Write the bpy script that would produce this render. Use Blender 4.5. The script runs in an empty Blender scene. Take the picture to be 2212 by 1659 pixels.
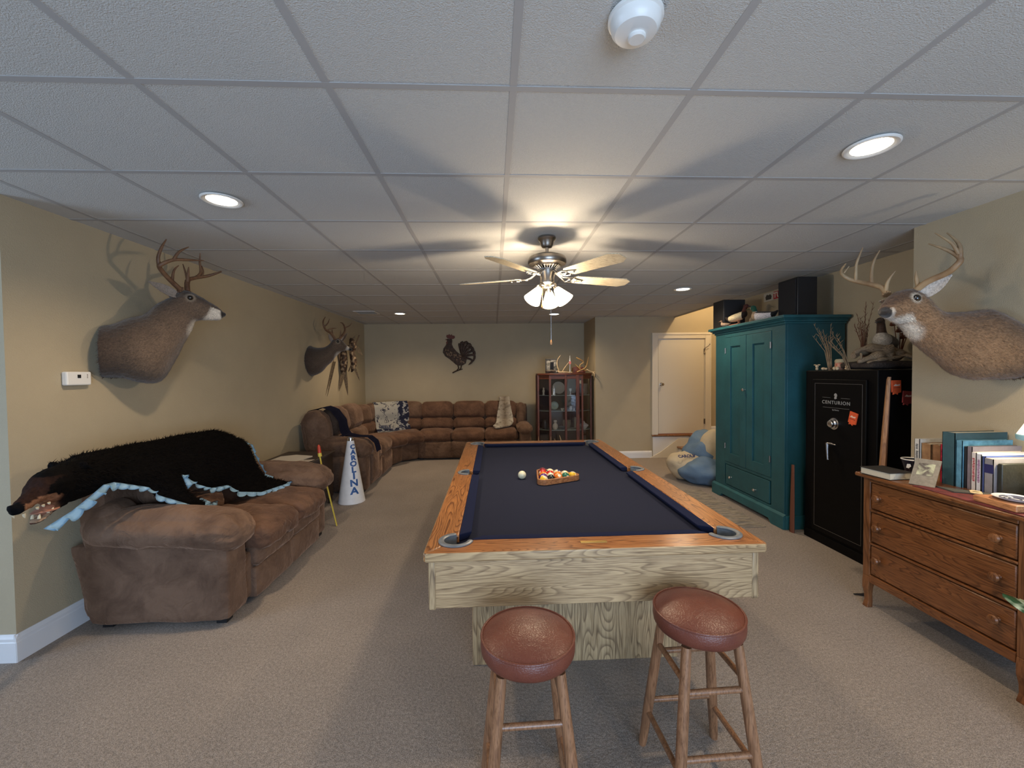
import bpy, bmesh, math, random
from mathutils import Vector, Matrix, noise, Euler
SC = bpy.context.scene
COL = SC.collection
R = math.radians
rnd = random.Random(7)

# ---------------------------------------------------------------- camera
cam_d = bpy.data.cameras.new('camera')
cam = bpy.data.objects.new('camera', cam_d); COL.objects.link(cam); SC.camera = cam
cam_d.sensor_fit = 'HORIZONTAL'; cam_d.sensor_width = 36.0
cam_d.lens = 36.0 * 892.5 / 2212.0
cam_d.clip_start = 0.02; cam_d.clip_end = 60
yaw, pit, rol = .04487, -.02573, -.01069
f = Vector((math.sin(yaw)*math.cos(pit), math.cos(yaw)*math.cos(pit), math.sin(pit)))
r_ = Vector((math.cos(yaw), -math.sin(yaw), 0)); u_ = r_.cross(f)
r2 = r_*math.cos(rol) + u_*math.sin(rol); u2 = -r_*math.sin(rol) + u_*math.cos(rol)
cam.matrix_world = Matrix(((r2.x, u2.x, -f.x, 0), (r2.y, u2.y, -f.y, 0), (r2.z, u2.z, -f.z, 1.492), (0, 0, 0, 1)))

# ---------------------------------------------------------------- world, daylight, exposure
W = bpy.data.worlds.new('sky'); SC.world = W; W.use_nodes = True
bg = W.node_tree.nodes['Background']; bg.inputs[0].default_value = (.42, .60, 1, 1); bg.inputs[1].default_value = 1.0
SC.view_settings.view_transform = 'Standard'; SC.view_settings.look = 'None'
SC.view_settings.exposure = 0.04; SC.view_settings.gamma = 1.0; SC.view_settings.use_curve_mapping = False

def light(name, kind, loc, power, color, size=.1, rot=None, sy=None, spot=None, blend=.6):
    d = bpy.data.lights.new(name, kind); d.energy = power; d.color = color
    if kind == 'AREA':
        d.shape = 'RECTANGLE' if sy else 'DISK'; d.size = size
        if sy: d.size_y = sy
    else: d.shadow_soft_size = size
    if kind == 'SPOT': d.spot_size = spot or R(130); d.spot_blend = blend
    o = bpy.data.objects.new(name, d); COL.objects.link(o); o.location = loc
    if rot: o.rotation_euler = rot
    return o
DAY = (.56, .75, 1.0); WARM = (1.0, .78, .53)
# daylight through the glass doors in the wall behind the camera and the window of the side room
light('daylight_door', 'AREA', (.9, -2.35, 1.05), 142, DAY, 2.6, (R(80), 0, 0), 1.9)
light('daylight_side', 'AREA', (-4.9, .3, 1.3), 70, DAY, 1.8, (R(90), 0, R(-90)), 1.5)
# recessed can lamps (their trims are built below)
CANS = [(-1.443, 2.307), (1.612, 1.706), (2.183, 4.672), (-1.435, 6.504), (.987, 6.625), (-1.4, -.9), (1.4, -.9)]
for x, y in CANS:
    light('can_lamp', 'SPOT', (x, y, 2.425), 84 if y > 0 else 50, WARM, .05, (0, 0, 0), None, R(150), .8)
# bulb in the stairwell above the landing
light('stair_lamp', 'POINT', (3.80, 5.9, 3.46), 75, (1.0, .76, .45), .05)

# ---------------------------------------------------------------- mesh helpers
class G:
    def __init__(s): s.b = bmesh.new()
    def box(s, x0, y0, z0, x1, y1, z1, M=None, mi=0):
        vs = [s.b.verts.new((x, y, z)) for x in (x0, x1) for y in (y0, y1) for z in (z0, z1)]
        for q in ((0,1,3,2),(4,6,7,5),(0,4,5,1),(2,3,7,6),(0,2,6,4),(1,5,7,3)):
            fc = s.b.faces.new([vs[i] for i in q]); fc.material_index = mi
        if M: bmesh.ops.transform(s.b, matrix=M, verts=vs)
        return s
    def ring(s, c, ax, ay, n):
        return [s.b.verts.new(Vector(c) + Vector(ax)*math.cos(2*math.pi*i/n) + Vector(ay)*math.sin(2*math.pi*i/n)) for i in range(n)]
    def skin(s, rings, cap=True, closed=False, mi=0):
        n = len(rings[0]); m = len(rings)
        for a in range(m if closed else m-1):
            A, B = rings[a], rings[(a+1) % m]
            for i in range(n):
                fc = s.b.faces.new((A[i], A[(i+1) % n], B[(i+1) % n], B[i])); fc.material_index = mi
        if cap and not closed:
            s.b.faces.new(rings[0][::-1]).material_index = mi; s.b.faces.new(rings[-1]).material_index = mi
        return s
    def tube(s, pts, rad, n=10, closed=False, flat=1.0, mi=0, up=None):
        pts = [Vector(p) for p in pts]
        if not hasattr(rad, '__len__'): rad = [rad]*len(pts)
        rings = []; prev = None; m = len(pts)
        for i, p in enumerate(pts):
            if closed: t = pts[(i+1) % m] - pts[i-1]
            else: t = pts[min(i+1, m-1)] - pts[max(i-1, 0)]
            t.normalize()
            if prev is None:
                a = Vector(up) if up else (Vector((0, 0, 1)) if abs(t.z) < .9 else Vector((1, 0, 0)))
            else: a = prev
            a = (a - t*a.dot(t)).normalized(); prev = a
            b = t.cross(a)
            rings.append(s.ring(p, a*rad[i]*flat, b*rad[i], n))
        return s.skin(rings, True, closed, mi)
    def cyl(s, p0, p1, r0, r1=None, n=20, mi=0):
        return s.tube([p0, p1], [r0, r0 if r1 is None else r1], n, mi=mi)
    def lathe(s, prof, n=28, c=(0, 0, 0), M=None, mi=0, cap=True):
        rings = [s.ring((0, 0, z), (max(r, 1e-4), 0, 0), (0, max(r, 1e-4), 0), n) for r, z in prof]
        s.skin(rings, cap, mi=mi)
        T = Matrix.Translation(c) @ (M or Matrix())
        bmesh.ops.transform(s.b, matrix=T, verts=[v for q in rings for v in q]); return s
    def prism(s, poly, d, M=None, mi=0):
        a = [s.b.verts.new((x, y, 0)) for x, y in poly]; b = [s.b.verts.new((x, y, d)) for x, y in poly]
        s.b.faces.new(a[::-1]).material_index = mi; s.b.faces.new(b).material_index = mi
        n = len(a)
        for i in range(n): s.b.faces.new((a[i], a[(i+1) % n], b[(i+1) % n], b[i])).material_index = mi
        if M: bmesh.ops.transform(s.b, matrix=M, verts=a+b)
        return s
    def ball(s, c, rx, ry=None, rz=None, u=20, v=14, M=None, mi=0):
        ry = rx if ry is None else ry; rz = rx if rz is None else rz
        k = bmesh.ops.create_uvsphere(s.b, u_segments=u, v_segments=v, radius=1)
        T = Matrix.Translation(c) @ (M or Matrix()) @ Matrix.Diagonal((rx, ry, rz, 1))
        bmesh.ops.transform(s.b, matrix=T, verts=k['verts'])
        if mi:
            for fc in {q for vv in k['verts'] for q in vv.link_faces}: fc.material_index = mi
        return s
    def puff(s, c, size, r=.05, puff=(.02, .02, .02), n=12, M=None, amp=0, fr=6, seed=0, fn=None):
        nb = len(s.b.verts); k = bmesh.ops.create_cube(s.b, size=1.0)
        fs = {q for v in k['verts'] for q in v.link_faces}; es = {e for q in fs for e in q.edges}
        res = bmesh.ops.subdivide_edges(s.b, edges=list(es), cuts=n, use_grid_fill=True)
        vs = s.b.verts[:][nb:]
        S = Vector(size); inn = [max(q/2 - r, 1e-3) for q in S]; T = Matrix.Translation(c) @ (M or Matrix())
        for v in vs:
            p = v.co.copy(); q = Vector([p[i]*S[i] for i in range(3)])
            cl = Vector([max(-inn[i], min(inn[i], q[i])) for i in range(3)]); d = q - cl
            if d.length > 1e-9: q = cl + d.normalized()*r
            w = p*2
            e = [1-w[i]*w[i] for i in range(3)]
            q.x += w.x*puff[0]*e[1]*e[2]; q.y += w.y*puff[1]*e[0]*e[2]; q.z += w.z*puff[2]*e[0]*e[1]
            if fn: q = fn(q, w)
            q = T @ q
            if amp: q += noise.noise_vector(q*fr + Vector((seed, seed*1.7, 0)))*amp + noise.noise_vector(q*fr*2.7 + Vector((seed, 3, 0)))*amp*.4
            v.co = q
        return s
    def loft(s, st, n=20, sub=4, mi=0, pw=1.0):
        # st: list of (center, half-axis A vector, half-axis B vector); smooth interpolation between stations
        st = [tuple(Vector(q) for q in x) for x in st]; full = []
        for i in range(len(st)-1):
            p0 = st[max(i-1, 0)]; p1 = st[i]; p2 = st[i+1]; p3 = st[min(i+2, len(st)-1)]
            for j in range(sub):
                t = j/sub
                full.append(tuple(.5*((2*p1[k]) + (p2[k]-p0[k])*t + (2*p0[k]-5*p1[k]+4*p2[k]-p3[k])*t*t + (3*p1[k]-p0[k]-3*p2[k]+p3[k])*t**3) for k in range(3)))
        full.append(st[-1])
        return s.skin([s.ring(c, a, b, n) for c, a, b in full], True, mi=mi)
    def sheet(s, fn, nu, nv, th=0, mi=0, closed_u=False):
        vs = [[s.b.verts.new(fn(i/nu, j/nv)) for j in range(nv+1)] for i in range(nu+(0 if closed_u else 1))]
        fs = []
        for i in range(nu):
            for j in range(nv):
                A, B = vs[i], vs[(i+1) % len(vs)]
                fc = s.b.faces.new((A[j], B[j], B[j+1], A[j+1])); fc.material_index = mi; fs.append(fc)
        if th:
            s.b.normal_update()
            bmesh.ops.solidify(s.b, geom=fs, thickness=th)
        return s
    def mesh(s, name, mats, smooth=True, ang=38):
        bmesh.ops.recalc_face_normals(s.b, faces=s.b.faces[:])
        if smooth:
            for fc in s.b.faces: fc.smooth = True
            ca = R(ang)
            for e in s.b.edges:
                if len(e.link_faces) == 2 and e.calc_face_angle(0) > ca: e.smooth = False
        me = bpy.data.meshes.new(name); s.b.to_mesh(me); s.b.free()
        for m in (mats if isinstance(mats, (list, tuple)) else [mats]): me.materials.append(m)
        return me
    def done(s, name, mats, parent=None, bevel=0, seg=2, smooth=True, sub=0, ang=38, world=True):
        if parent is not None and world: bmesh.ops.translate(s.b, vec=-parent.location, verts=s.b.verts[:])
        me = s.mesh(name, mats, smooth, ang)
        o = bpy.data.objects.new(name, me); COL.objects.link(o)
        if parent is not None: o.parent = parent
        if sub:
            m = o.modifiers.new('s', 'SUBSURF'); m.levels = m.render_levels = sub
        if bevel:
            m = o.modifiers.new('b', 'BEVEL'); m.width = bevel; m.segments = seg; m.limit_method = 'ANGLE'; m.angle_limit = R(40)
        return o

def remesh(g, name, mat, parent, vox=.008, smooth=3, colf=None, amp=0, fr=40, world=True, post=None):
    me = g.mesh(name, mat); tmp = bpy.data.objects.new(name, me); COL.objects.link(tmp)
    m = tmp.modifiers.new('r', 'REMESH'); m.mode = 'VOXEL'; m.voxel_size = vox; m.use_smooth_shade = True
    if smooth:
        q = tmp.modifiers.new('s', 'SMOOTH'); q.iterations = smooth; q.factor = .5
    dg = bpy.context.evaluated_depsgraph_get()
    me2 = bpy.data.meshes.new_from_object(tmp.evaluated_get(dg))
    bpy.data.objects.remove(tmp)
    me2.name = name
    off = parent.location if (parent is not None and world) else Vector((0, 0, 0))
    nrm = [v.normal.copy() for v in me2.vertices]
    if post:
        for v in me2.vertices: v.co = post(v.co.copy())
    if amp:
        for v, nn in zip(me2.vertices, nrm): v.co = v.co + nn*noise.noise(v.co*fr)*amp
    if colf:
        ca = me2.color_attributes.new('Col', 'FLOAT_COLOR', 'POINT')
        for i, v in enumerate(me2.vertices):
            c = colf(v.co, nrm[i]); ca.data[i].color = (c[0], c[1], c[2], 1)
    for v in me2.vertices: v.co = v.co - off
    for p in me2.polygons: p.use_smooth = True
    if not me2.materials: me2.materials.append(mat)
    o = bpy.data.objects.new(name, me2); COL.objects.link(o)
    if parent is not None: o.parent = parent
    return o

def tag(o, label=None, cat=None, group=None, kind=None):
    if label: o['label'] = label
    if cat: o['category'] = cat
    if group: o['group'] = group
    if kind: o['kind'] = kind
    return o
def thing(name, label, cat, loc=(0, 0, 0), rotz=0, group=None):
    o = bpy.data.objects.new(name, None); COL.objects.link(o); o.empty_display_size = .1
    o.location = loc; o.rotation_euler = (0, 0, rotz)
    return tag(o, label, cat, group)
def struct(o): o['kind'] = 'structure'; return o
def copy_tree(o, loc=None, rot=None, label=None, parent=None):
    c = o.copy(); COL.objects.link(c)
    if parent is not None: c.parent = parent
    if loc is not None: c.location = loc
    if rot is not None: c.rotation_euler = rot
    if label: c['label'] = label
    for ch in list(o.children): copy_tree(ch, parent=c)
    return c
_font = None
def text(name, body, size, M, mat, parent=None, ext=.001, warp=None, align='CENTER', bold=0, world=True, sx=1.0, space=1.0):
    cu = bpy.data.curves.new(name, 'FONT'); cu.body = body; cu.size = size; cu.align_x = align; cu.align_y = 'CENTER'
    cu.extrude = ext; cu.offset = bold; cu.space_character = space; cu.resolution_u = 3
    t = bpy.data.objects.new(name, cu); COL.objects.link(t)
    me = bpy.data.meshes.new_from_object(t.evaluated_get(bpy.context.evaluated_depsgraph_get()))
    bpy.data.objects.remove(t); me.name = name
    if warp:
        b = bmesh.new(); b.from_mesh(me)
        bmesh.ops.subdivide_edges(b, edges=[e for e in b.edges if e.calc_length() > size*.15], cuts=2)
        b.to_mesh(me); b.free()
    off = parent.location if (parent is not None and world) else Vector((0, 0, 0))
    for v in me.vertices:
        p = v.co.copy(); p.x *= sx
        p = warp(p) if warp else M @ p
        v.co = p - off
    me.materials.clear(); me.materials.append(mat)
    o = bpy.data.objects.new(name, me); COL.objects.link(o)
    if parent is not None: o.parent = parent
    return o

# ---------------------------------------------------------------- materials
def NT(name):
    m = bpy.data.materials.new(name); m.use_nodes = True; nt = m.node_tree
    return m, nt, nt.nodes['Principled BSDF']
def N(nt, t, **kw):
    n = nt.nodes.new(t)
    for k, v in kw.items():
        if k in n.inputs: n.inputs[k].default_value = v
        else: setattr(n, k, v)
    return n
def mapped(nt, scale, coord='Object', loc=(0, 0, 0)):
    tc = N(nt, 'ShaderNodeTexCoord'); mp = N(nt, 'ShaderNodeMapping')
    mp.inputs['Scale'].default_value = scale; mp.inputs['Location'].default_value = loc
    nt.links.new(tc.outputs[coord], mp.inputs[0]); return mp.outputs[0]
def ramp(nt, fac, stops):
    r = N(nt, 'ShaderNodeValToRGB'); el = r.color_ramp.elements
    el[0].position = stops[0][0]; el[0].color = (*stops[0][1], 1)
    el[1].position = stops[-1][0]; el[1].color = (*stops[-1][1], 1)
    for p, c in stops[1:-1]:
        e = el.new(p); e.color = (*c, 1)
    nt.links.new(fac, r.inputs[0]); return r.outputs[0]
def mat(name, c, rough=.5, metal=0, var=0, vs=8, bump=0, bs=80, sheen=0, coat=0, trans=0, spec=None, c2=None, alpha=1, emit=None, es=0, det=3, dist=.01):
    m, nt, b = NT(name)
    b.inputs['Base Color'].default_value = (*c, 1); b.inputs['Roughness'].default_value = rough; b.inputs['Metallic'].default_value = metal
    if sheen: b.inputs['Sheen Weight'].default_value = sheen; b.inputs['Sheen Roughness'].default_value = .4; b.inputs['Sheen Tint'].default_value = (*[min(1, q*3) for q in c], 1)
    if coat: b.inputs['Coat Weight'].default_value = coat; b.inputs['Coat Roughness'].default_value = .08
    if trans: b.inputs['Transmission Weight'].default_value = trans
    if spec is not None: b.inputs['Specular IOR Level'].default_value = spec
    if alpha < 1: b.inputs['Alpha'].default_value = alpha
    if emit: b.inputs['Emission Color'].default_value = (*emit, 1); b.inputs['Emission Strength'].default_value = es
    if var or c2:
        nz = N(nt, 'ShaderNodeTexNoise', Scale=vs, Detail=det, Roughness=.6); nt.links.new(mapped(nt, (1, 1, 1)), nz.inputs['Vector'])
        lo = c2 if c2 else tuple(q*(1-var) for q in c); hi = c if c2 else tuple(q*(1+var) for q in c)
        nt.links.new(ramp(nt, nz.outputs[0], [(.3, lo), (.7, hi)]), b.inputs['Base Color'])
    if bump:
        nz = N(nt, 'ShaderNodeTexNoise', Scale=bs, Detail=2); nt.links.new(mapped(nt, (1, 1, 1)), nz.inputs['Vector'])
        bp = N(nt, 'ShaderNodeBump', Strength=bump, Distance=dist); nt.links.new(nz.outputs[0], bp.inputs['Height']); nt.links.new(bp.outputs[0], b.inputs['Normal'])
    return m
def wood(name, light_c, dark_c, axis='X', cross=7.0, along=.7, rings=9.0, rough=.35, coat=.15, contrast=.75, pore=260, seed=0, bump=.15):
    m, nt, b = NT(name); i = 'XYZ'.index(axis)
    sc = [cross]*3; sc[i] = along
    nz = N(nt, 'ShaderNodeTexNoise', Scale=1.0, Detail=1.2, Roughness=.45, Distortion=.25)
    nt.links.new(mapped(nt, sc, loc=(seed, seed*.7, seed*1.3)), nz.inputs['Vector'])
    mu = N(nt, 'ShaderNodeMath', operation='MULTIPLY'); mu.inputs[1].default_value = rings*2; nt.links.new(nz.outputs[0], mu.inputs[0])
    fr = N(nt, 'ShaderNodeMath', operation='FRACT'); nt.links.new(mu.outputs[0], fr.inputs[0])
    col = ramp(nt, fr.outputs[0], [(0, light_c), (.55, tuple(l*.82+d*.18 for l, d in zip(light_c, dark_c))), (.86, tuple(l*(1-contrast)+d*contrast for l, d in zip(light_c, dark_c))), (1, light_c)])
    s2 = [pore]*3; s2[i] = pore*.03
    pz = N(nt, 'ShaderNodeTexNoise', Scale=1.0, Detail=2, Roughness=.7); nt.links.new(mapped(nt, s2), pz.inputs['Vector'])
    pc = ramp(nt, pz.outputs[0], [(.34, (.55, .5, .45)), (.52, (1, 1, 1))])
    lz = N(nt, 'ShaderNodeTexNoise', Scale=2.2, Detail=2); nt.links.new(mapped(nt, (1, 1, 1)), lz.inputs['Vector'])
    lc = ramp(nt, lz.outputs[0], [(.3, (.82, .8, .78)), (.7, (1.12, 1.1, 1.08))])
    for x in (pc, lc):
        mx = N(nt, 'ShaderNodeMix', data_type='RGBA', blend_type='MULTIPLY'); mx.inputs['Factor'].default_value = 1
        nt.links.new(col, mx.inputs[6]); nt.links.new(x, mx.inputs[7]); col = mx.outputs[2]
    nt.links.new(col, b.inputs['Base Color'])
    b.inputs['Roughness'].default_value = rough; b.inputs['Coat Weight'].default_value = coat; b.inputs['Coat Roughness'].default_value = .2
    bp = N(nt, 'ShaderNodeBump', Strength=bump, Distance=.002); nt.links.new(pz.outputs[0], bp.inputs['Height']); nt.links.new(bp.outputs[0], b.inputs['Normal'])
    return m
def vcol(name, rough=.85, sheen=.3, bump=.5, bs=160, stretch=(1, 1, 1), spec=.2):
    m, nt, b = NT(name); a = N(nt, 'ShaderNodeVertexColor', layer_name='Col')
    nz = N(nt, 'ShaderNodeTexNoise', Scale=1.0, Detail=4, Roughness=.7); nt.links.new(mapped(nt, tuple(bs*q for q in stretch)), nz.inputs['Vector'])
    mx = N(nt, 'ShaderNodeMix', data_type='RGBA', blend_type='MULTIPLY'); mx.inputs['Factor'].default_value = 1
    nt.links.new(a.outputs[0], mx.inputs[6]); nt.links.new(ramp(nt, nz.outputs[0], [(.3, (.6, .6, .6)), (.7, (1.35, 1.35, 1.35))]), mx.inputs[7])
    nt.links.new(mx.outputs[2], b.inputs['Base Color']); b.inputs['Roughness'].default_value = rough; b.inputs['Specular IOR Level'].default_value = spec
    b.inputs['Sheen Weight'].default_value = sheen
    bp = N(nt, 'ShaderNodeBump', Strength=bump, Distance=.004); nt.links.new(nz.outputs[0], bp.inputs['Height']); nt.links.new(bp.outputs[0], b.inputs['Normal'])
    return m

M = {}
M['wall'] = mat('wall_paint', (.43, .36, .245), .75, bump=.25, bs=220, var=.03, vs=3)
M['ceil'] = mat('ceiling_tile', (.565, .56, .54), .9, bump=.5, bs=260, var=.03, vs=120)
M['grid'] = mat('ceiling_grid_metal', (.40, .39, .385), .8)
M['trim'] = mat('white_trim_paint', (.74, .74, .76), .4)
M['door'] = mat('door_paint', (.66, .60, .50), .5)
M['cream_trim'] = mat('cream_trim_paint', (.70, .64, .54), .45)
M['felt'] = mat('navy_felt', (.020, .023, .042), .95, bump=.3, bs=900, sheen=.25, var=.12, vs=500, spec=.1)
M['felt_side'] = mat('navy_cushion_cloth', (.011, .015, .042), .9, sheen=.3, bump=.2, bs=900, spec=.1)
M['rail'] = wood('oak_rail', (.50, .215, .068), (.15, .048, .014), 'Y', cross=12, along=1.5, rings=14, contrast=.95, rough=.3, coat=.35, seed=1)
M['rail_x'] = wood('oak_rail_cross', (.50, .21, .07), (.17, .055, .016), 'X', cross=12, along=1.1, rings=14, rough=.25, coat=.5, seed=4)
M['apron'] = wood('oak_apron', (.56, .395, .215), (.15, .085, .042), 'X', cross=11, along=1.1, rings=15, rough=.4, coat=.1, seed=2.6, contrast=.62)  # same oak as the rails, with daylight's grey paleness put into the colour
M['apron_y'] = wood('oak_apron_side', (.56, .395, .215), (.15, .085, .042), 'Y', cross=11, along=1.1, rings=15, rough=.4, coat=.1, seed=2)  # side aprons share the daylight paleness put into the apron colour
M['pedestal'] = wood('oak_pedestal', (.52, .375, .21), (.13, .078, .042), 'Z', cross=9.0, along=1.0, rings=13, rough=.45, coat=.1, seed=6)
M['stool_wood'] = wood('stool_wood', (.32, .165, .085), (.13, .055, .027), 'Z', cross=14, along=1.5, rings=4, rough=.38, coat=.2, contrast=.5)
M['leather'] = None
M['brass'] = mat('aged_brass', (.55, .36, .12), .35, 1)
M['chrome'] = mat('chrome', (.75, .75, .77), .15, 1)
M['steel'] = mat('grey_steel', (.35, .35, .36), .35, 1)
M['pewter'] = mat('pewter_fan_metal', (.30, .27, .24), .32, 1)
M['black'] = mat('black_plastic', (.012, .012, .014), .5)
M['safe'] = mat('black_safe_enamel', (.0025, .0025, .003), .5, spec=.12, bump=.1, bs=300)
M['teal'] = mat('teal_paint', (.014, .080, .098), .5, var=.14, vs=5, bump=.12, bs=60)
M['teal_edge'] = mat('teal_paint_edge', (.018, .100, .120), .45, var=.15, vs=9)
M['pine'] = wood('dresser_oak_y', (.235, .090, .030), (.075, .024, .008), 'Y', cross=13, along=1.6, rings=13, rough=.32, coat=.3, seed=3)
M['pine_z'] = wood('dresser_oak_z', (.23, .095, .036), (.09, .032, .011), 'Z', cross=9, along=1.2, rings=5, rough=.35, coat=.25, seed=5)
M['mahog'] = wood('cabinet_mahogany', (.15, .040, .016), (.05, .013, .007), 'Z', cross=12, along=1.2, rings=4, rough=.5, coat=.03)
M['mahog_x'] = wood('cabinet_mahogany_x', (.15, .040, .016), (.05, .013, .007), 'X', cross=12, along=1.2, rings=4, rough=.5, coat=.03)
M['blade'] = wood('fan_blade_maple', (.84, .74, .54), (.66, .54, .36), 'X', cross=12, along=1.5, rings=3, rough=.4, coat=.2, contrast=.4)
M['white'] = mat('white_plastic', (.80, .79, .76), .35)
M['antler'] = mat('antler', (.20, .105, .055), .5, c2=(.085, .038, .020), vs=14, bump=.4, bs=50)
M['antler_pale'] = mat('pale_antler', (.62, .50, .33), .5, c2=(.36, .24, .12), vs=16, bump=.3, bs=50)
M['eye'] = mat('glass_eye', (.006, .004, .003), .05, coat=1)
M['fur'] = vcol('deer_hair', bump=.7, bs=110)
M['feather'] = vcol('feather_paint', rough=.55, sheen=.1, bump=.15, bs=90)
M['bear'] = vcol('bear_fur', rough=.8, sheen=.0, bump=1.0, bs=60, spec=.06)
M['paper'] = mat('paper', (.62, .57, .50), .8)
M['navy'] = mat('navy_throw', (.012, .013, .032), .95, sheen=.6, bump=.6, bs=120, spec=.1)
M['blue_satin'] = mat('pale_blue_satin', (.42, .66, .84), .4, sheen=.2)
M['glass'] = mat('clear_glass', (.85, .9, .9), .03, trans=1.0, spec=.5)
M['tarnish'] = mat('dark_rust_metal', (.045, .026, .017), .5, .7, var=.5, vs=25, bump=.3, bs=70)
def leather():
    m, nt, b = NT('brown_leather')
    b.inputs['Base Color'].default_value = (.185, .052, .032, 1); b.inputs['Roughness'].default_value = .42
    v = N(nt, 'ShaderNodeTexVoronoi', Scale=95, feature='DISTANCE_TO_EDGE'); nz = N(nt, 'ShaderNodeTexNoise', Scale=30, Detail=2)
    mp = mapped(nt, (1, 1, 1)); nt.links.new(mp, nz.inputs['Vector'])
    ad = N(nt, 'ShaderNodeMix', data_type='RGBA', blend_type='LINEAR_LIGHT'); ad.inputs['Factor'].default_value = .02
    nt.links.new(mp, ad.inputs[6]); nt.links.new(nz.outputs[1], ad.inputs[7]); nt.links.new(ad.outputs[2], v.inputs['Vector'])
    c = ramp(nt, v.outputs[0], [(0, (0, 0, 0)), (.18, (1, 1, 1))])
    bp = N(nt, 'ShaderNodeBump', Strength=.28, Distance=.0015); nt.links.new(c, bp.inputs['Height']); nt.links.new(bp.outputs[0], b.inputs['Normal'])
    n2 = N(nt, 'ShaderNodeTexNoise', Scale=9, Detail=3); nt.links.new(mp, n2.inputs['Vector'])
    nt.links.new(ramp(nt, n2.outputs[0], [(.3, (.112, .028, .017)), (.7, (.155, .043, .024))]), b.inputs['Base Color'])
    return m
M['leather'] = leather()
def suede(name, c, c2, sc=5):
    m, nt, b = NT(name); mp = mapped(nt, (1, 1, 1))
    n1 = N(nt, 'ShaderNodeTexNoise', Scale=sc, Detail=5, Roughness=.65, Distortion=.6); nt.links.new(mp, n1.inputs['Vector'])
    nt.links.new(ramp(nt, n1.outputs[0], [(.34, c2), (.62, c)]), b.inputs['Base Color'])
    n2 = N(nt, 'ShaderNodeTexNoise', Scale=16, Detail=3); nt.links.new(mp, n2.inputs['Vector'])
    n2.inputs['Distortion'].default_value = 1.2; bp = N(nt, 'ShaderNodeBump', Strength=.6, Distance=.018); nt.links.new(n2.outputs[0], bp.inputs['Height'])
    n3 = N(nt, 'ShaderNodeTexNoise', Scale=400, Detail=1); nt.links.new(mp, n3.inputs['Vector'])
    b2 = N(nt, 'ShaderNodeBump', Strength=.2, Distance=.002); nt.links.new(n3.outputs[0], b2.inputs['Height']); nt.links.new(bp.outputs[0], b2.inputs['Normal'])
    nt.links.new(b2.outputs[0], b.inputs['Normal'])
    b.inputs['Roughness'].default_value = .9; b.inputs['Specular IOR Level'].default_value = .15
    b.inputs['Sheen Weight'].default_value = .45; b.inputs['Sheen Roughness'].default_value = .35; b.inputs['Sheen Tint'].default_value = (.75, .5, .36, 1)
    return m
M['suede'] = suede('brown_suede', (.175, .108, .073), (.095, .056, .038))
M['suede2'] = suede('russet_suede', (.165, .090, .057), (.085, .046, .031))
def carpet():
    m, nt, b = NT('beige_carpet'); mp = mapped(nt, (1, 1, 1))
    n1 = N(nt, 'ShaderNodeTexNoise', Scale=260, Detail=3, Roughness=.8); nt.links.new(mp, n1.inputs['Vector'])
    n2 = N(nt, 'ShaderNodeTexNoise', Scale=1.6, Detail=4, Roughness=.6); nt.links.new(mp, n2.inputs['Vector'])
    n3 = N(nt, 'ShaderNodeTexNoise', Scale=70, Detail=2, Roughness=.6); nt.links.new(mp, n3.inputs['Vector'])
    c = ramp(nt, n1.outputs[0], [(.35, (.095, .078, .066)), (.65, (.44, .372, .318))])
    for x, lo, hi in ((n2, .90, 1.08), (n3, .78, 1.2)):
        mx = N(nt, 'ShaderNodeMix', data_type='RGBA', blend_type='MULTIPLY'); mx.inputs['Factor'].default_value = 1
        nt.links.new(c, mx.inputs[6]); nt.links.new(ramp(nt, x.outputs[0], [(.3, (lo,)*3), (.7, (hi,)*3)]), mx.inputs[7]); c = mx.outputs[2]
    nt.links.new(c, b.inputs['Base Color']); b.inputs['Roughness'].default_value = .95; b.inputs['Specular IOR Level'].default_value = .05
    b.inputs['Sheen Weight'].default_value = .15
    b1 = N(nt, 'ShaderNodeBump', Strength=.8, Distance=.006); nt.links.new(n3.outputs[0], b1.inputs['Height'])
    b2 = N(nt, 'ShaderNodeBump', Strength=.6, Distance=.003); nt.links.new(n1.outputs[0], b2.inputs['Height']); nt.links.new(b1.outputs[0], b2.inputs['Normal'])
    nt.links.new(b2.outputs[0], b.inputs['Normal']); return m
M['carpet'] = carpet()
def glow(name, c, s):
    m = bpy.data.materials.new(name); m.use_nodes = True; nt = m.node_tree; nt.nodes.clear()
    e = N(nt, 'ShaderNodeEmission', Strength=s); e.inputs[0].default_value = (*c, 1); o = N(nt, 'ShaderNodeOutputMaterial'); nt.links.new(e.outputs[0], o.inputs[0]); return m
M['glow_can'] = glow('lit_bulb_face', (1, .85, .62), 14)
M['glow_shade'] = glow('lit_frosted_shade', (1, .80, .50), 9)
def plain(name, c, rough=.5, **k): return mat(name, c, rough, **k)

# ================================================================ ROOM
CZ = 2.44
def quadwall(name, pts, m=None, th=.1):
    # vertical wall from a plan polyline p->q with interior on the left side; thickness outside
    (x0, y0), (x1, y1), z0, z1 = pts
    d = Vector((x1-x0, y1-y0, 0)).normalized(); n = Vector((d.y, -d.x, 0))*th
    g = G(); a = [g.b.verts.new(v) for v in ((x0, y0, z0), (x1, y1, z0), (x1+n.x, y1+n.y, z0), (x0+n.x, y0+n.y, z0), (x0, y0, z1), (x1, y1, z1), (x1+n.x, y1+n.y, z1), (x0+n.x, y0+n.y, z1))]
    for q in ((0,1,2,3),(4,7,6,5),(0,4,5,1),(1,5,6,2),(2,6,7,3),(3,7,4,0)): g.b.faces.new([a[i] for i in q])
    return struct(g.done(name, m or M['wall'], smooth=False))
YB = 7.92          # far wall
YD = 7.05          # wall with the door
XL0, XL1 = -2.53, -2.42
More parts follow.
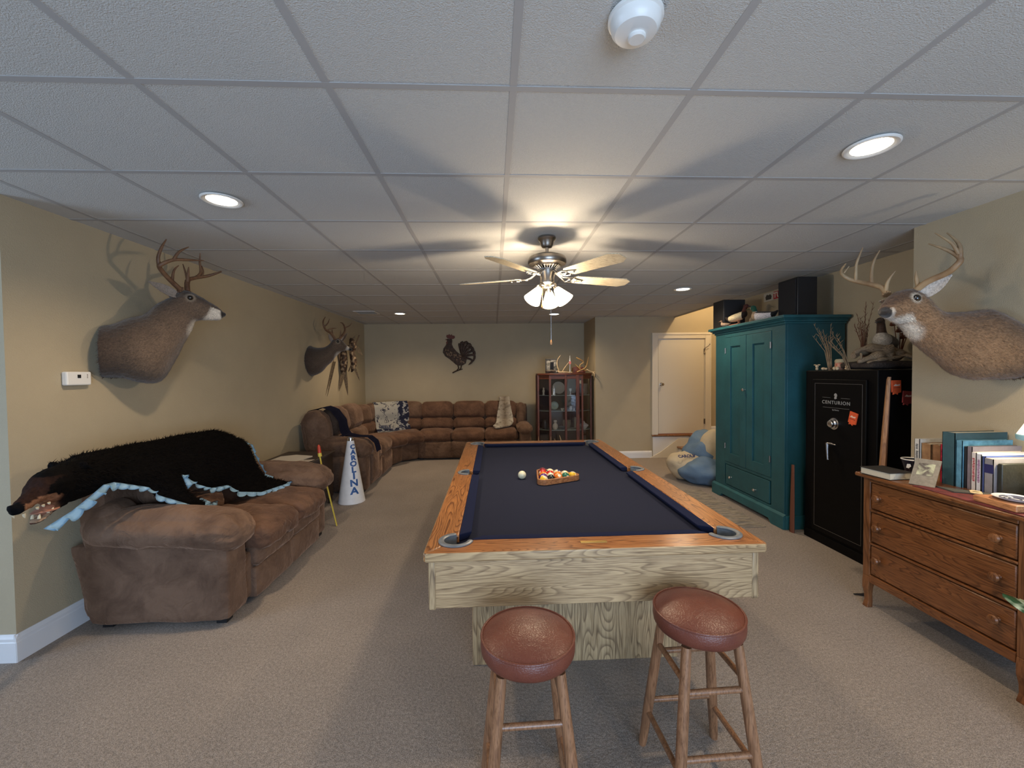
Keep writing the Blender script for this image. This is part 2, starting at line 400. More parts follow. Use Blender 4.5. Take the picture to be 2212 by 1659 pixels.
struct(G().box(-5.2, -2.6, -.08, 4.6, 8.1, 0).done('floor', M['carpet'], smooth=False))
# dropped ceiling with the stairwell cut out of it
g = G(); g.box(-5.2, -2.6, CZ+.004, 3.15, 8.1, CZ+.10); g.box(3.15, -2.6, CZ+.004, 4.6, 5.62, CZ+.10)
struct(g.done('ceiling', M['ceil'], smooth=False))
g = G()
x = .0777-.61*8
while x < 3.3:
    g.box(x-.012, -2.5, CZ+.0022, x+.012, 7.9 if x < 1.75 else (7.04 if x < 3.13 else 5.6), CZ+.004); x += .61
y = 1.403-.61*6
while y < 7.9:
    g.box(-5.0, y-.012, CZ+.0018, 1.75 if y > 7.05 else (3.14 if y > 5.6 else 3.3), y+.012, CZ+.004); y += .61
struct(g.done('trim_1', M['grid'], smooth=False))
# edge moulding along the left wall and the cut edge of the ceiling
g = G(); g.box(3.14, 5.62, CZ-.012, 3.162, YD, CZ+.3); struct(g.done('trim_2', M['wall'], smooth=False))
quadwall('wall_left', ((XL1, YB), (XL0, 2.262), 0, CZ+.05))
quadwall('wall_side_room', ((XL0, 2.262), (-5.1, 2.262), 0, CZ+.05))
g = G(); g.box(-5.2, -2.5, 0, -5.1, -.5, CZ); g.box(-5.2, 1.1, 0, -5.1, 2.3, CZ); g.box(-5.2, -.5, 0, -5.1, 1.1, .55); g.box(-5.2, -.5, 2.05, -5.1, 1.1, CZ)
struct(g.done('wall_far_side_room', M['wall'], smooth=False))
g = G(); g.box(-5.2, -2.6, 0, -.5, -2.5, CZ); g.box(2.3, -2.6, 0, 3.0, -2.5, CZ); g.box(-.5, -2.6, 2.15, 2.3, -2.5, CZ)
struct(g.done('wall_front', M['wall'], smooth=False))
g = G()
for x in (-.5, .42, 1.34, 2.24): g.box(x, -2.58, 0, x+.06, -2.52, 2.15)
g.box(-.5, -2.58, 2.09, 2.3, -2.52, 2.15); g.box(-.5, -2.58, 0, 2.3, -2.52, .06)
struct(g.done('door_2', M['trim'], smooth=False, bevel=.004))
g = G()
for y in (-.5, .27, 1.04): g.box(-5.18, y, .55, -5.12, y+.06, 2.05)
g.box(-5.18, -.5, .55, -5.12, 1.1, .61); g.box(-5.18, -.5, 1.99, -5.12, 1.1, 2.05)
struct(g.done('window_1', M['trim'], smooth=False, bevel=.004))
quadwall('wall_back', ((1.757, YB), (XL1, YB), 0, CZ+.05))
quadwall('wall_return', ((1.757, YD+.1), (1.757, YB), 0, CZ+.05), th=.0999)
# wall with the door: opening left for the door, carried up into the stairwell
g = G(); g.box(1.757, YD, 0, 2.85, YD+.1, 3.9); g.box(3.68, YD, 0, 4.6, YD+.1, 3.9); g.box(2.85, YD, 2.06, 3.68, YD+.1, 3.9); g.box(2.85, YD, 0, 3.68, YD+.1, .40)
struct(g.done('wall_door', M['wall'], smooth=False))
struct(G().box(4.5, 5.5, 0, 4.6, YD, 3.9).done('wall_stair_right', M['wall'], smooth=False))
struct(G().box(3.33, 5.52, 0, 4.5, 5.62, 3.9).done('wall_stair_front', M['wall'], smooth=False))
struct(G().box(3.05, 5.5, 3.9, 4.6, YD+.1, 4.0).done('ceiling_stairwell', M['ceil'], smooth=False))
struct(G().box(3.05, 5.62, CZ+.1, 3.15, YD, 3.9).done('wall_stair_left', M['wall'], smooth=False))
quadwall('wall_recess', ((3.33, 2.69), (3.33, 5.52), 0, CZ+.05))
struct(G().box(2.85, 2.62, 0, 3.43, 2.69, CZ+.05).done('wall_recess_side', M['wall'], smooth=False))
struct(G().box(2.85, -2.5, 0, 2.95, 2.62, CZ+.05).done('wall_right', M['wall'], smooth=False))

def baseboard(name, p, q, h=.135, m=None, z=0):
    d = Vector((q[0]-p[0], q[1]-p[1], 0)); L = d.length; d.normalize(); n = Vector((-d.y, d.x, 0))
    prof = [(0, 0), (.016, 0), (.016, h*.72), (.013, h*.76), (.013, h*.86), (.008, h*.93), (.004, h), (0, h)]
    g = G(); a = [g.b.verts.new(Vector((p[0], p[1], z)) + n*t + Vector((0, 0, zz))) for t, zz in prof]
    b = [g.b.verts.new(v.co + d*L) for v in a]
    g.b.faces.new(a[::-1]); g.b.faces.new(b)
    for i in range(len(a)): g.b.faces.new((a[i], a[(i+1) % len(a)], b[(i+1) % len(a)], b[i]))
    return struct(g.done(name, m or M['trim'], smooth=False))
baseboard('baseboard_left', (XL1, YB), (XL0, 2.248), .145)
baseboard('baseboard_side_room', (XL0+.012, 2.262), (-5.1, 2.262), .145)
baseboard('baseboard_door_wall', (2.74, YD), (1.757, YD), .12)
baseboard('baseboard_back', (1.757, YB), (XL1, YB), .12)
baseboard('baseboard_right', (2.85, -2.5), (2.85, 2.62), .13)
baseboard('baseboard_landing', (4.5, YD), (3.79, YD), .13, z=.40)
# ---- door in its casing, up two steps
g = G(); g.box(2.753, YD-.022, .40, 2.845, YD, 2.155); g.box(3.685, YD-.022, .40, 3.777, YD, 2.155); g.box(2.845, YD-.0215, 2.065, 3.685, YD, 2.1545)
g.box(2.743, YD-.03, 2.13, 3.787, YD, 2.165); g.box(2.743, YD-.028, .40, 2.762, YD, 2.14); g.box(3.768, YD-.028, .40, 3.787, YD, 2.14)
g.box(2.84, YD-.006, .40, 2.856, YD+.06, 2.07); g.box(3.674, YD-.006, .40, 3.69, YD+.06, 2.07); g.box(2.84, YD-.006, 2.052, 3.69, YD+.06, 2.07)
struct(g.done('trim_3', M['cream_trim'], smooth=False, bevel=.003))
d1 = thing('door_1', None, None, (2.856, YD, .41)); struct(d1)
G().box(2.86, YD-.004, .415, 3.67, YD+.032, 2.048).done('door_leaf', M['door'], d1, bevel=.003, smooth=False)
RX = Matrix.Rotation(R(90), 4, 'X')
kn = G().lathe([(.0, 0), (.03, 0), (.03, .006), (.012, .01), (.011, .03), (.024, .038), (.029, .05), (.024, .062), (.0, .065)], 24, (2.912, YD-.004, 1.275), RX).done('door_knob', M['chrome'], d1)
for z in (.62, 1.84):
    g = G(); g.cyl((3.682, YD-.012, z-.045), (3.682, YD-.012, z+.045), .008, n=10); g.box(3.662, YD-.008, z-.045, 3.70, YD-.003, z+.045)
    g.done('hinge', M['pewter'], d1)
g = G(); g.tube([(3.68, YD-.012, 1.90), (3.69, YD-.05, 1.91), (3.715, YD-.07, 1.93), (3.73, YD-.075, 1.955)], .005, 8); g.ball((3.733, YD-.076, 1.96), .01)
g.tube([(3.68, YD-.012, 1.88), (3.665, YD-.04, 1.84), (3.65, YD-.05, 1.80)], .005, 8)
g.done('door_stop', M['pewter'], d1)
struct(G().box(2.85, YD-.03, .385, 3.69, YD+.04, .412).done('trim_4', mat('threshold_oak', (.25, .09, .035), .4), smooth=False, bevel=.004))
# ---- steps
tread = wood('oak_tread', (.30, .15, .075), (.12, .05, .025), 'Y', cross=8, along=1.2, rings=6)
st = thing('stairs_1', None, None, (3.2, 6.3, 0)); struct(st)
g = G(); g.box(3.41, 5.62, .0, 4.5, YD-.002, .365); g.box(3.20, 5.75, 0, 3.41, YD-.024, .165); g.box(2.755, YD-.02, 0, 3.42, YD-.002, .365)
g.done('riser', M['trim'], st, smooth=False, bevel=.002)
g = G(); g.box(3.385, 5.62, .365, 4.5, YD-.002, .40); g.box(2.735, YD-.045, .372, 3.40, YD-.002, .40)
g.done('tread', tread, st, smooth=False, bevel=.006)
G().box(3.172, 5.75, .165, 3.412, YD-.024, .195).done('tread', tread, st, smooth=False, bevel=.006)
g = G(); g.prism([(2.70, 0), (3.42, 0), (3.42, .33), (3.20, .33), (2.90, .11)], .016, Matrix(((1, 0, 0, 0), (0, 0, -1, YD-.022), (0, 1, 0, 0), (0, 0, 0, 1))))
g.done('skirt_board', M['cream_trim'], st, smooth=False, bevel=.002)

# ================================================================ CEILING FIXTURES
names = ['round recessed ceiling light nearest the left wall, above the loveseat', 'round recessed ceiling light at the right, nearest the camera', 'round recessed ceiling light between the fan and the teal armoire',
         'round recessed ceiling light above the sectional sofa, left of the fan', 'small round recessed ceiling light just behind the fan lamps']
def can(x, y, label):
    t = thing('recessed_light', label, 'ceiling light', (x, y, CZ), 0, 'recessed ceiling lights')
    g = G(); n = 36
    rs = [(.098, -.004), (.100, .0), (.094, -.007), (.082, -.006), (.076, .0), (.070, .0)]
    g.lathe([(.072, 0), (.098, 0), (.098, -.004), (.092, -.008), (.080, -.007), (.072, -.002)], n, (x, y, CZ-.003)); g.b.faces.ensure_lookup_table()
    g.done('trim_ring', M['white'], t)
    G().lathe([(0, .0), (.071, .0), (.071, -.002), (0, -.002)], n, (x, y, CZ-.0035)).done('bulb', M['glow_can'], t)
for (x, y), l in zip(CANS[:5], names): can(x, y, l)
t = thing('smoke_detector', 'round white smoke detector on the ceiling at the top edge', 'smoke detector', (.39, 1.11, CZ))
G().lathe([(0, 0), (.072, 0), (.072, -.008), (.066, -.011), (.066, -.015), (.063, -.03), (.054, -.041), (.03, -.046), (0, -.046)], 40, (.39, 1.11, CZ-.003)).done('housing', M['white'], t)
g = G(); g.lathe([(.0, -.044), (.023, -.044), (.024, -.052), (.02, -.056), (0, -.056)], 28, (.395, 1.115, CZ-.002)); g.done('test_button', M['white'], t)
G().ball((.352, 1.138, CZ-.038), .0035, u=10, v=8).done('indicator', mat('red_lens', (.5, .08, .03), .2), t)
t = thing('air_vent', 'white rectangular air vent in the ceiling, above the far left deer', 'vent', (-1.9, 6.36, CZ))
g = G(); g.box(-2.06, 6.22, CZ-.01, -1.74, 6.25, CZ-.003); g.box(-2.06, 6.47, CZ-.01, -1.74, 6.5, CZ-.003); g.box(-2.06, 6.25, CZ-.01, -2.03, 6.47, CZ-.003); g.box(-1.77, 6.25, CZ-.01, -1.74, 6.47, CZ-.003)
g.done('frame', M['white'], t, smooth=False)
g = G()
for i in range(9): g.box(-2.03, -.012, -.001, -1.77, .012, .001, Matrix.Translation((0, 6.262+i*.025, CZ-.008)) @ Matrix.Rotation(R(35), 4, 'X'))
g.done('louvre', mat('vent_slats', (.35, .34, .32), .5), t, smooth=False)

# ---- ceiling fan
FX, FY = .385, 2.90
fan = thing('ceiling_fan', 'five-blade ceiling fan with pewter housing and lit glass shades over the pool table', 'ceiling fan', (FX, FY, CZ))
G().lathe([(0, 0), (.062, 0), (.064, -.012), (.058, -.022), (.048, -.032), (.044, -.055), (.036, -.068), (.014, -.074), (0, -.074)], 36, (FX, FY, CZ)).done('canopy', M['pewter'], fan)
G().cyl((FX, FY, CZ-.07), (FX, FY, CZ-.13), .0125).done('downrod', M['pewter'], fan)
G().lathe([(0, 2.325), (.022, 2.325), (.03, 2.318), (.095, 2.312), (.128, 2.298), (.135, 2.285), (.135, 2.262), (.128, 2.25), (.10, 2.243), (.092, 2.232), (.06, 2.225), (0, 2.225)], 44, (FX, FY, 0)).done('motor_housing', M['pewter'], fan)
g = G()
for i in range(26):
    a = 2*math.pi*i/26; g.tube([(FX+.062*math.cos(a), FY+.062*math.sin(a), 2.216), (FX+.094*math.cos(a), FY+.094*math.sin(a), 2.236)], .0035, 6)
g.lathe([(.05, 2.218), (.066, 2.216), (.066, 2.208), (.05, 2.208)], 36, (FX, FY, 0))
g.done('vent_ring', M['steel'], fan)
G().lathe([(0, 2.21), (.055, 2.21), (.053, 2.19), (.048, 2.15), (.052, 2.135), (.05, 2.12), (.036, 2.11), (.03, 2.09), (0, 2.085)], 36, (FX, FY, 0)).done('switch_housing', M['pewter'], fan)
BZ = 2.158
angs = [16+72*k for k in range(5)]
def bladepoly(L0, L1):
    return [(L0, -.040), (L0+.02, -.056), (L1-.05, -.069), (L1, -.034), (L1, .034), (L1-.05, .069), (L0+.02, .056), (L0, .040)]
for a in angs:
    Mx = Matrix.Translation((FX, FY, BZ)) @ Matrix.Rotation(R(a), 4, 'Z') @ Matrix.Rotation(R(-11), 4, 'X')
    bl = G().prism(bladepoly(.20, .655), .006, Mx).done('blade', M['blade'], fan, smooth=False, bevel=.0015)
    g = G()
    for sg in (-1, 1):
        g.tube([Mx @ Vector(q) for q in ((.045, 0, .050), (.085, .004*sg, .030), (.12, .012*sg, .006), (.15, .034*sg, -.004), (.19, .04*sg, -.004), (.215, .02*sg, -.004), (.25, .012*sg, -.004), (.275, .0, -.004))], [.009, .009, .008, .006, .006, .006, .006, .005], 8, flat=.6)
        g.tube([Mx @ Vector(q) for q in ((.15, .034*sg, -.004), (.165, .02*sg, -.004), (.16, .008*sg, -.004), (.19, .0, -.004))], .0045, 8)
    for q in ((.215, .02), (.215, -.02), (.262, 0)): g.ball(Mx @ Vector((q[0], q[1], -.009)), .007, u=8, v=6)
    g.done('blade_bracket', mat('silver_bracket', (.6, .58, .55), .3, 1) if a == angs[0] else bpy.data.materials['silver_bracket'], fan)
# four glass shades on short arms, bulbs lit
for k, a in enumerate((85, 222, 345)):
    ar = R(a-12); d = Vector((math.cos(ar), math.sin(ar), 0))
    p0 = Vector((FX, FY, 2.105)) + d*.03; p1 = Vector((FX, FY, 2.092)) + d*.055
    ax = (d*.60 + Vector((0, 0, -.80))).normalized()
    g = G(); g.tube([p0, p0+d*.03+Vector((0, 0, .004)), p1, p1+ax*.03], [.01, .01, .012, .02], 12); arm = g.done('lamp_arm', M['pewter'], fan)
    q = Vector((0, 0, 1)).rotation_difference(ax).to_matrix().to_4x4(); T = Matrix.Translation(p1+ax*.02) @ q
    g = G(); g.lathe([(.022, 0), (.030, .02), (.040, .05), (.052, .085), (.060, .11), (.0585, .11), (.050, .083), (.038, .05), (.028, .02), (.018, .003)], 28, M=T, cap=False)
    sh = g.done('lamp_shade', M['glow_shade'], fan)
light('fan_bulbs', 'POINT', (FX, FY, 1.985), 46, (1.0, .80, .56), .055)
g = G(); g.tube([(FX+.012, FY-.03, 2.09), (FX+.02, FY-.035, 1.95), (FX+.02, FY-.035, 1.72)], .0016, 6)
pc = g.done('pull_chain', M['chrome'], fan)
g = G(); g.lathe([(0, 0), (.003, 0), (.005, -.008), (.0075, -.024), (.006, -.034), (0, -.037)], 14, (FX+.02, FY-.035, 1.722)); pb = g.done('pull_knob', mat('chain_knob_wood', (.5, .25, .1), .4), fan)
g = G(); g.tube([(FX-.035, FY-.03, 2.10), (FX-.042, FY-.04, 1.97)], .0016, 6); g.lathe([(0, 0), (.003, 0), (.0075, -.024), (0, -.034)], 14, (FX-.042, FY-.04, 1.972)); g.done('light_chain', bpy.data.materials['chain_knob_wood'], fan)

# ---- thermostat
t = thing('thermostat', 'small white thermostat box on the left wall beside the deer', 'thermostat', (-2.505, 2.605, 1.45))
G().box(-2.523, 2.53, 1.448, -2.49, 2.68, 1.53).done('case', M['white'], t, bevel=.008, smooth=False)
G().box(-2.4905, 2.592, 1.492, -2.488, 2.612, 1.512).done('display', M['black'], t, smooth=False)
g = G()
for z in (1.494, 1.503, 1.512): g.ball((-2.4895, 2.652, z), .003, u=8, v=6)
g.done('button', M['pewter'], t)

# ================================================================ POOL TABLE
X0, X1, Y0, Y1, ZT = -.285, 1.108, 1.612, 4.262, .79
WI = .128                                   # rail wood width
IX0, IX1, IY0, IY1 = X0+WI, X1-WI, Y0+WI, Y1-WI
YM = (Y0+Y1)/2
PR = .060
pt = thing('pool_table', 'oak pool table with navy cloth, square pedestal and six grey pockets', 'pool table', ((X0+X1)/2, YM, 0))
PK = [(IX0-.008, IY0-.008, 225), (IX1+.008, IY0-.008, 315), (IX0-.030, YM, 180), (IX1+.030, YM, 0), (IX0-.008, IY1+.008, 135), (IX1+.008, IY1+.008, 45)]
def arc(cx, cy, r, a0, a1, n=14): return [(cx+r*math.cos(R(a0+(a1-a0)*i/n)), cy+r*math.sin(R(a0+(a1-a0)*i/n))) for i in range(n+1)]
def slab(poly, z0, z1): return Matrix.Translation((0, 0, z0)), z1-z0
def rail(name, poly, m, z0=.752, z1=ZT, bev=.012):
    g = G(); g.prism(poly, z1-z0, Matrix.Translation((0, 0, z0))); g.b.normal_update()
    for fc in g.b.faces:       # outer edges are the same oak; paler apron colour paints daylight on them
        c = fc.calc_center_median()
        if abs(fc.normal.z) < .5 and (c.x < X0+.02 or c.x > X1-.02 or c.y < Y0+.02 or c.y > Y1-.02) : fc.material_index = 1
    return g.done(name, [m, M['apron'] if m is M['rail_x'] else M['apron_y']], pt, bevel=bev, seg=3, smooth=True)
cc = .010
def orig(p): return p
a = PK[0]; b = PK[1]
def ang_on_y(cy, yy, r, cx_sign):           # angle where circle meets horizontal line yy
    s = (yy-cy)/r; t = math.degrees(math.asin(max(-1, min(1, s)))); return t if cx_sign > 0 else 180-t
front = [(X0+.012, Y0+.0), (X1-.012, Y0), (X1-.004, Y0+.008)] + arc(b[0], b[1], PR, 315, 180-ang_on_y(b[1], IY0, PR, 1)+0, 12)[0:] 
front = [(X0+.014, Y0), (X1-.014, Y0), (X1-.0045, Y0+.0045)] + arc(b[0], b[1], PR, -45, -ang_on_y(b[1], IY0, PR, 1)-180+2*0, 12) + arc(a[0], a[1], PR, ang_on_y(a[1], IY0, PR, 1), -135, 12) + [(X0+.0045, Y0+.0045)]
rail('rail', front, M['rail_x'])
mirY = [(x, Y0+Y1-y) for x, y in front][::-1]
rail('rail', mirY, M['rail_x'])
def side(sign):
    # polygon for the left side rail between corner mitres, with the side-pocket notch; mirrored for the right
    q = PK[0]; s = PK[2]; t = PK[4]
    ai = math.degrees(math.asin((IX0-q[0])/PR))     # offset from vertical
    p = [(X0, Y0+.014), (X0+.0045, Y0+.0045)] + arc(q[0], q[1], PR, 225, 90-ai, 12)
    hs = math.degrees(math.acos((IX0-s[0])/PR))
    p += arc(s[0], s[1], PR, -hs, -360+hs, 18)
    p += arc(t[0], t[1], PR, -90+ai, -225, 12) + [(X0+.0045, Y1-.0045), (X0, Y1-.014)]
    if sign > 0: p = [(X0+X1-x, y) for x, y in p]
    return p
rail('rail', side(-1), M['rail']); rail('rail', side(1), M['rail'])
# bed cloth with pocket cut-outs
bed = []
def bedarc(k, a0, a1): return arc(PK[k][0], PK[k][1], PR-.004, a0, a1, 10)
bed += bedarc(0, 90, 0) + bedarc(1, 180, 90) + bedarc(3, 270, 90)[:] + bedarc(5, 270, 180) + bedarc(4, 0, -90) + bedarc(2, 90, -90)
G().prism(bed, .03, Matrix.Translation((0, 0, .727))).done('bed_cloth', M['felt'], pt, smooth=False)
# cushions
def cushion(p, q, n, cut0, cut1):
    # p->q along the wood's inner edge, n points to the playing area
    p = Vector((*p, 0)); q = Vector((*q, 0)); n = Vector((*n, 0)); d = (q-p).normalized(); w = .052
    prof = [(0, .760), (0, .7895), (.012, .791), (w, .7865), (w-.002, .778), (w-.016, .760)]
    g = G(); A = []; B = []
    for o, z in prof:
        A.append(g.b.verts.new(p + n*o + d*(cut0*o/w) + Vector((0, 0, z)))); B.append(g.b.verts.new(q + n*o - d*(cut1*o/w) + Vector((0, 0, z))))
    g.b.faces.new(A[::-1]); g.b.faces.new(B)
    for i in range(6): g.b.faces.new((A[i], A[(i+1) % 6], B[(i+1) % 6], B[i]))
    g.done('rail_cushion', M['felt_side'], pt, bevel=.003, seg=2)
e = .055; sp = .056
cushion((IX0+e, IY0), (IX1-e, IY0), (0, 1), .045, .045); cushion((IX0+e, IY1), (IX1-e, IY1), (0, -1), .045, .045)
for xx, nx in ((IX0, 1), (IX1, -1)):
    cushion((xx, IY0+e), (xx, YM-sp), (nx, 0), .045, .012); cushion((xx, YM+sp), (xx, IY1-e), (nx, 0), .012, .045)
# pockets: grey castings and dark cups
pk_m = mat('grey_pocket_rubber', (.16, .175, .19), .38, var=.2, vs=30); cup_m = mat('pocket_cup', (.012, .012, .015), .7)
for k, (cx, cy, am) in enumerate(PK):
    half = 132 if k not in (2, 3) else 96
    g = G(); pts = [Vector((cx+(PR+.002)*math.cos(R(am+t)), cy+(PR+.002)*math.sin(R(am+t)), ZT+.003)) for t in range(-half, half+1, 8)]
    g.tube(pts, [.004]+[.0125]*(len(pts)-2)+[.004], 10, flat=.45, up=(0, 0, 1))
    # inner skirt
    def fn(u, v, cx=cx, cy=cy, am=am, half=half): 
        t = R(am-half+2*half*u); rr = PR-.002-.004*v; return Vector((cx+rr*math.cos(t), cy+rr*math.sin(t), ZT+.003-.06*v))
    g.sheet(fn, 30, 3, th=-.003)
    p = g.done('pocket', pk_m, pt)
    q = G().lathe([(0, .63), (.04, .632), (.054, .66), (.056, .735), (.053, .735), (.05, .66), (.0, .645)], 28, (cx, cy, 0)).done('pocket_cup', cup_m, p, world=False)
    q.location = -p.location if False else (0, 0, 0)
    for v in q.data.vertices: v.co -= pt.location
# aprons, corner strips, pedestal, name plate
ax0, ax1, ay0, ay1, az = X0+.028, X1-.028, Y0+.040, Y1-.040, .548
G().box(ax0, ay0, az, ax1, ay0+.022, .7515).done('apron', M['apron'], pt, bevel=.003)
G().box(ax0, ay1-.022, az, ax1, ay1, .7515).done('apron', M['apron'], pt, bevel=.003)
G().box(ax0-.012, ay0+.026, az, ax0+.01, ay1-.026, .7515).done('apron', M['apron_y'], pt, bevel=.003)
G().box(ax1-.01, ay0+.026, az, ax1+.012, ay1-.026, .7515).done('apron', M['apron_y'], pt, bevel=.003)
for x in (ax0-.0135, ax1+.0135):
    for y in (ay0-.004, ay1+.004):
        s = 1 if y < YM else -1; sx = 1 if x < .4 else -1
        G().box(min(x, x+.03*sx), min(y, y+.028*s), az-.006, max(x, x+.03*sx), max(y, y+.028*s), .7515).done('corner_post', M['pedestal'], pt, bevel=.008, seg=3)
G().box(X0+.03, Y0+.045, .715, X1-.03, Y1-.045, .727).done('slate', mat('slate', (.06, .06, .065), .7), pt, smooth=False)
px0, px1, py0, py1 = -.118, .940, 2.085, 3.79
g = G(); g.box(px0+.012, py0, .0, px1-.012, py0+.02, .716); g.done('pedestal_panel', M['pedestal'], pt, bevel=.002)
g = G(); g.box(px0+.012, py1-.02, .0, px1-.012, py1, .716); g.done('pedestal_panel', M['pedestal'], pt, bevel=.002)
for x in (px0, px1-.02): G().box(x, py0+.022, 0, x+.02, py1-.022, .716).done('pedestal_panel', M['pedestal'], pt, bevel=.002)
for x in (px0-.004, px1-.022):
    for y in (py0-.004, py1-.022): G().box(x, y, 0, x+.026, y+.026, .716).done('corner_strip', M['pedestal'], pt, bevel=.006, seg=3)
G().box(.352, 1.668, ZT+.0005, .462, 1.688, ZT+.0025).done('name_plate', M['brass'], pt, bevel=.001, smooth=False)

# ================================================================ BALLS AND RACK
BR = .0286; bz = .757+BR
def ballmat(name, c, stripe=False, num=True):
    m, nt, b = NT(name); b.inputs['Roughness'].default_value = .06; b.inputs['Coat Weight'].default_value = .6
    tc = N(nt, 'ShaderNodeTexCoord'); sx = N(nt, 'ShaderNodeSeparateXYZ'); nt.links.new(tc.outputs['Object'], sx.inputs[0])
    ab = N(nt, 'ShaderNodeMath', operation='ABSOLUTE'); nt.links.new(sx.outputs[2], ab.inputs[0])
    lt = N(nt, 'ShaderNodeMath', operation='LESS_THAN'); lt.inputs[1].default_value = .015 if stripe else 1; nt.links.new(ab.outputs[0], lt.inputs[0])
    ax = N(nt, 'ShaderNodeMath', operation='ABSOLUTE'); nt.links.new(sx.outputs[1], ax.inputs[0])
    gt = N(nt, 'ShaderNodeMath', operation='GREATER_THAN'); gt.inputs[1].default_value = .0262; nt.links.new(ax.outputs[0], gt.inputs[0])
    m1 = N(nt, 'ShaderNodeMix', data_type='RGBA'); m1.inputs[6].default_value = (.75, .66, .46, 1); m1.inputs[7].default_value = (*c, 1); nt.links.new(lt.outputs[0], m1.inputs[0])
    m2 = N(nt, 'ShaderNodeMix', data_type='RGBA'); m2.inputs[7].default_value = (.78, .70, .52, 1); nt.links.new(gt.outputs[0], m2.inputs[0]); nt.links.new(m1.outputs[2], m2.inputs[6])
    nt.links.new(m2.outputs[2], b.inputs['Base Color']); return m
t = G().ball((0, 0, 0), BR, u=32, v=20).done('cue_ball', mat('ivory_ball', (.74, .70, .50), .08, coat=.6)); t.location = (.191, 2.85, bz)
tag(t, 'ivory white cue ball alone on the navy cloth, left of the rack', 'billiard ball')
cols = {1: ('yellow', (.75, .45, .03)), 2: ('dark blue', (.02, .03, .22)), 3: ('red', (.55, .02, .02)), 4: ('purple', (.10, .02, .18)), 5: ('orange', (.75, .20, .02)), 6: ('green', (.01, .12, .07)), 7: ('maroon', (.18, .01, .02)), 8: ('black', (.008, .008, .008))}
# rack apex toward the front left; side runs to the right
P0 = Vector((.325, 2.702)); ex = Vector((.906, .423)).normalized(); ux = Matrix.Rotation(R(60), 2) @ ex
ux = Vector((ex.x*.5-ex.y*.866, ex.x*.866+ex.y*.5))
order = {(0,0): (9, 1), (0,1): (8, 0), (0,2): (13, 1), (0,3): (6, 0), (0,4): (1, 1), (1,0): (4, 0), (1,1): (11, 1), (1,2): (5, 0), (1,3): (9, 1), (2,0): (5, 0), (2,1): (3, 0), (2,2): (10, 1), (3,0): (3, 0), (3,1): (14, 1), (4,0): (7, 0)}
spots_txt = ['near left corner of the rack', 'second in the near row', 'middle of the near row', 'fourth in the near row', 'near right corner of the rack', 'left end of the second row', 'second in the second row', 'third in the second row', 'right end of the second row', 'left end of the middle row', 'centre of the middle row', 'right end of the middle row', 'left of the two in the fourth row', 'right of the two in the fourth row', 'far corner of the rack']
mats_b = {}
for i, ((rw, cl), (num, st_)) in enumerate(sorted(order.items())):
    base = num if num < 9 else num-8; key = (base, st_); nm, c = cols[base]
    if key not in mats_b: mats_b[key] = ballmat('ball_%s_%s' % (nm.replace(' ', '_'), 'stripe' if st_ else 'solid'), c, bool(st_))
    pos = P0 + (ex*cl + ux*rw)*(2*BR+.0008)
    o = G().ball((0, 0, 0), BR, u=28, v=18).done('billiard_ball', mats_b[key]); o.location = (pos.x, pos.y, bz)
    o.rotation_euler = (rnd.uniform(-.9, .9), rnd.uniform(-.9, .9), rnd.uniform(0, 6))
    if num == 8: o.rotation_euler = (R(35), 0, R(-20))
    tag(o, '%s %s pool ball, %s' % (nm, 'striped' if st_ else 'solid', spots_txt[i]), 'billiard ball', 'racked pool balls')
# wooden triangle
c0, c1, c2 = P0, P0 + ex*4*(2*BR+.0008), P0 + ux*4*(2*BR+.0008)
def tri(off, rr, n=6):
    pts = []; C = [c0, c1, c2]; cen = (c0+c1+c2)/3
    for i in range(3):
        p, pv, nx = C[i], C[i-1], C[(i+1) % 3]
        n1 = (p-pv).normalized(); n1 = Vector((n1.y, -n1.x)); n2 = (nx-p).normalized(); n2 = Vector((n2.y, -n2.x))
        a0 = math.atan2(n1.y, n1.x); a1 = math.atan2(n2.y, n2.x)
        while a1 < a0: a1 += 2*math.pi
        for k in range(n+1): t_ = a0+(a1-a0)*k/n; pts.append(p + Vector((math.cos(t_), math.sin(t_)))*off)
    return pts
g = G(); o_, i_ = tri(BR+.016, 0), tri(BR+.0035, 0); m_ = len(o_)
vs = [[g.b.verts.new((q.x, q.y, z)) for q in L] for L, z in ((o_, .760), (o_, .796), (i_, .796), (i_, .760))]
for k in range(4):
    for i in range(m_): g.b.faces.new((vs[k][i], vs[k][(i+1) % m_], vs[(k+1) % 4][(i+1) % m_], vs[(k+1) % 4][i]))
o = g.done('ball_rack', wood('rack_wood', (.50, .22, .09), (.25, .09, .035), 'X', cross=20, along=2, rings=4, rough=.3, coat=.4), bevel=.002)
tag(o, 'triangular wooden ball rack holding the pool balls on the cloth', 'ball rack')

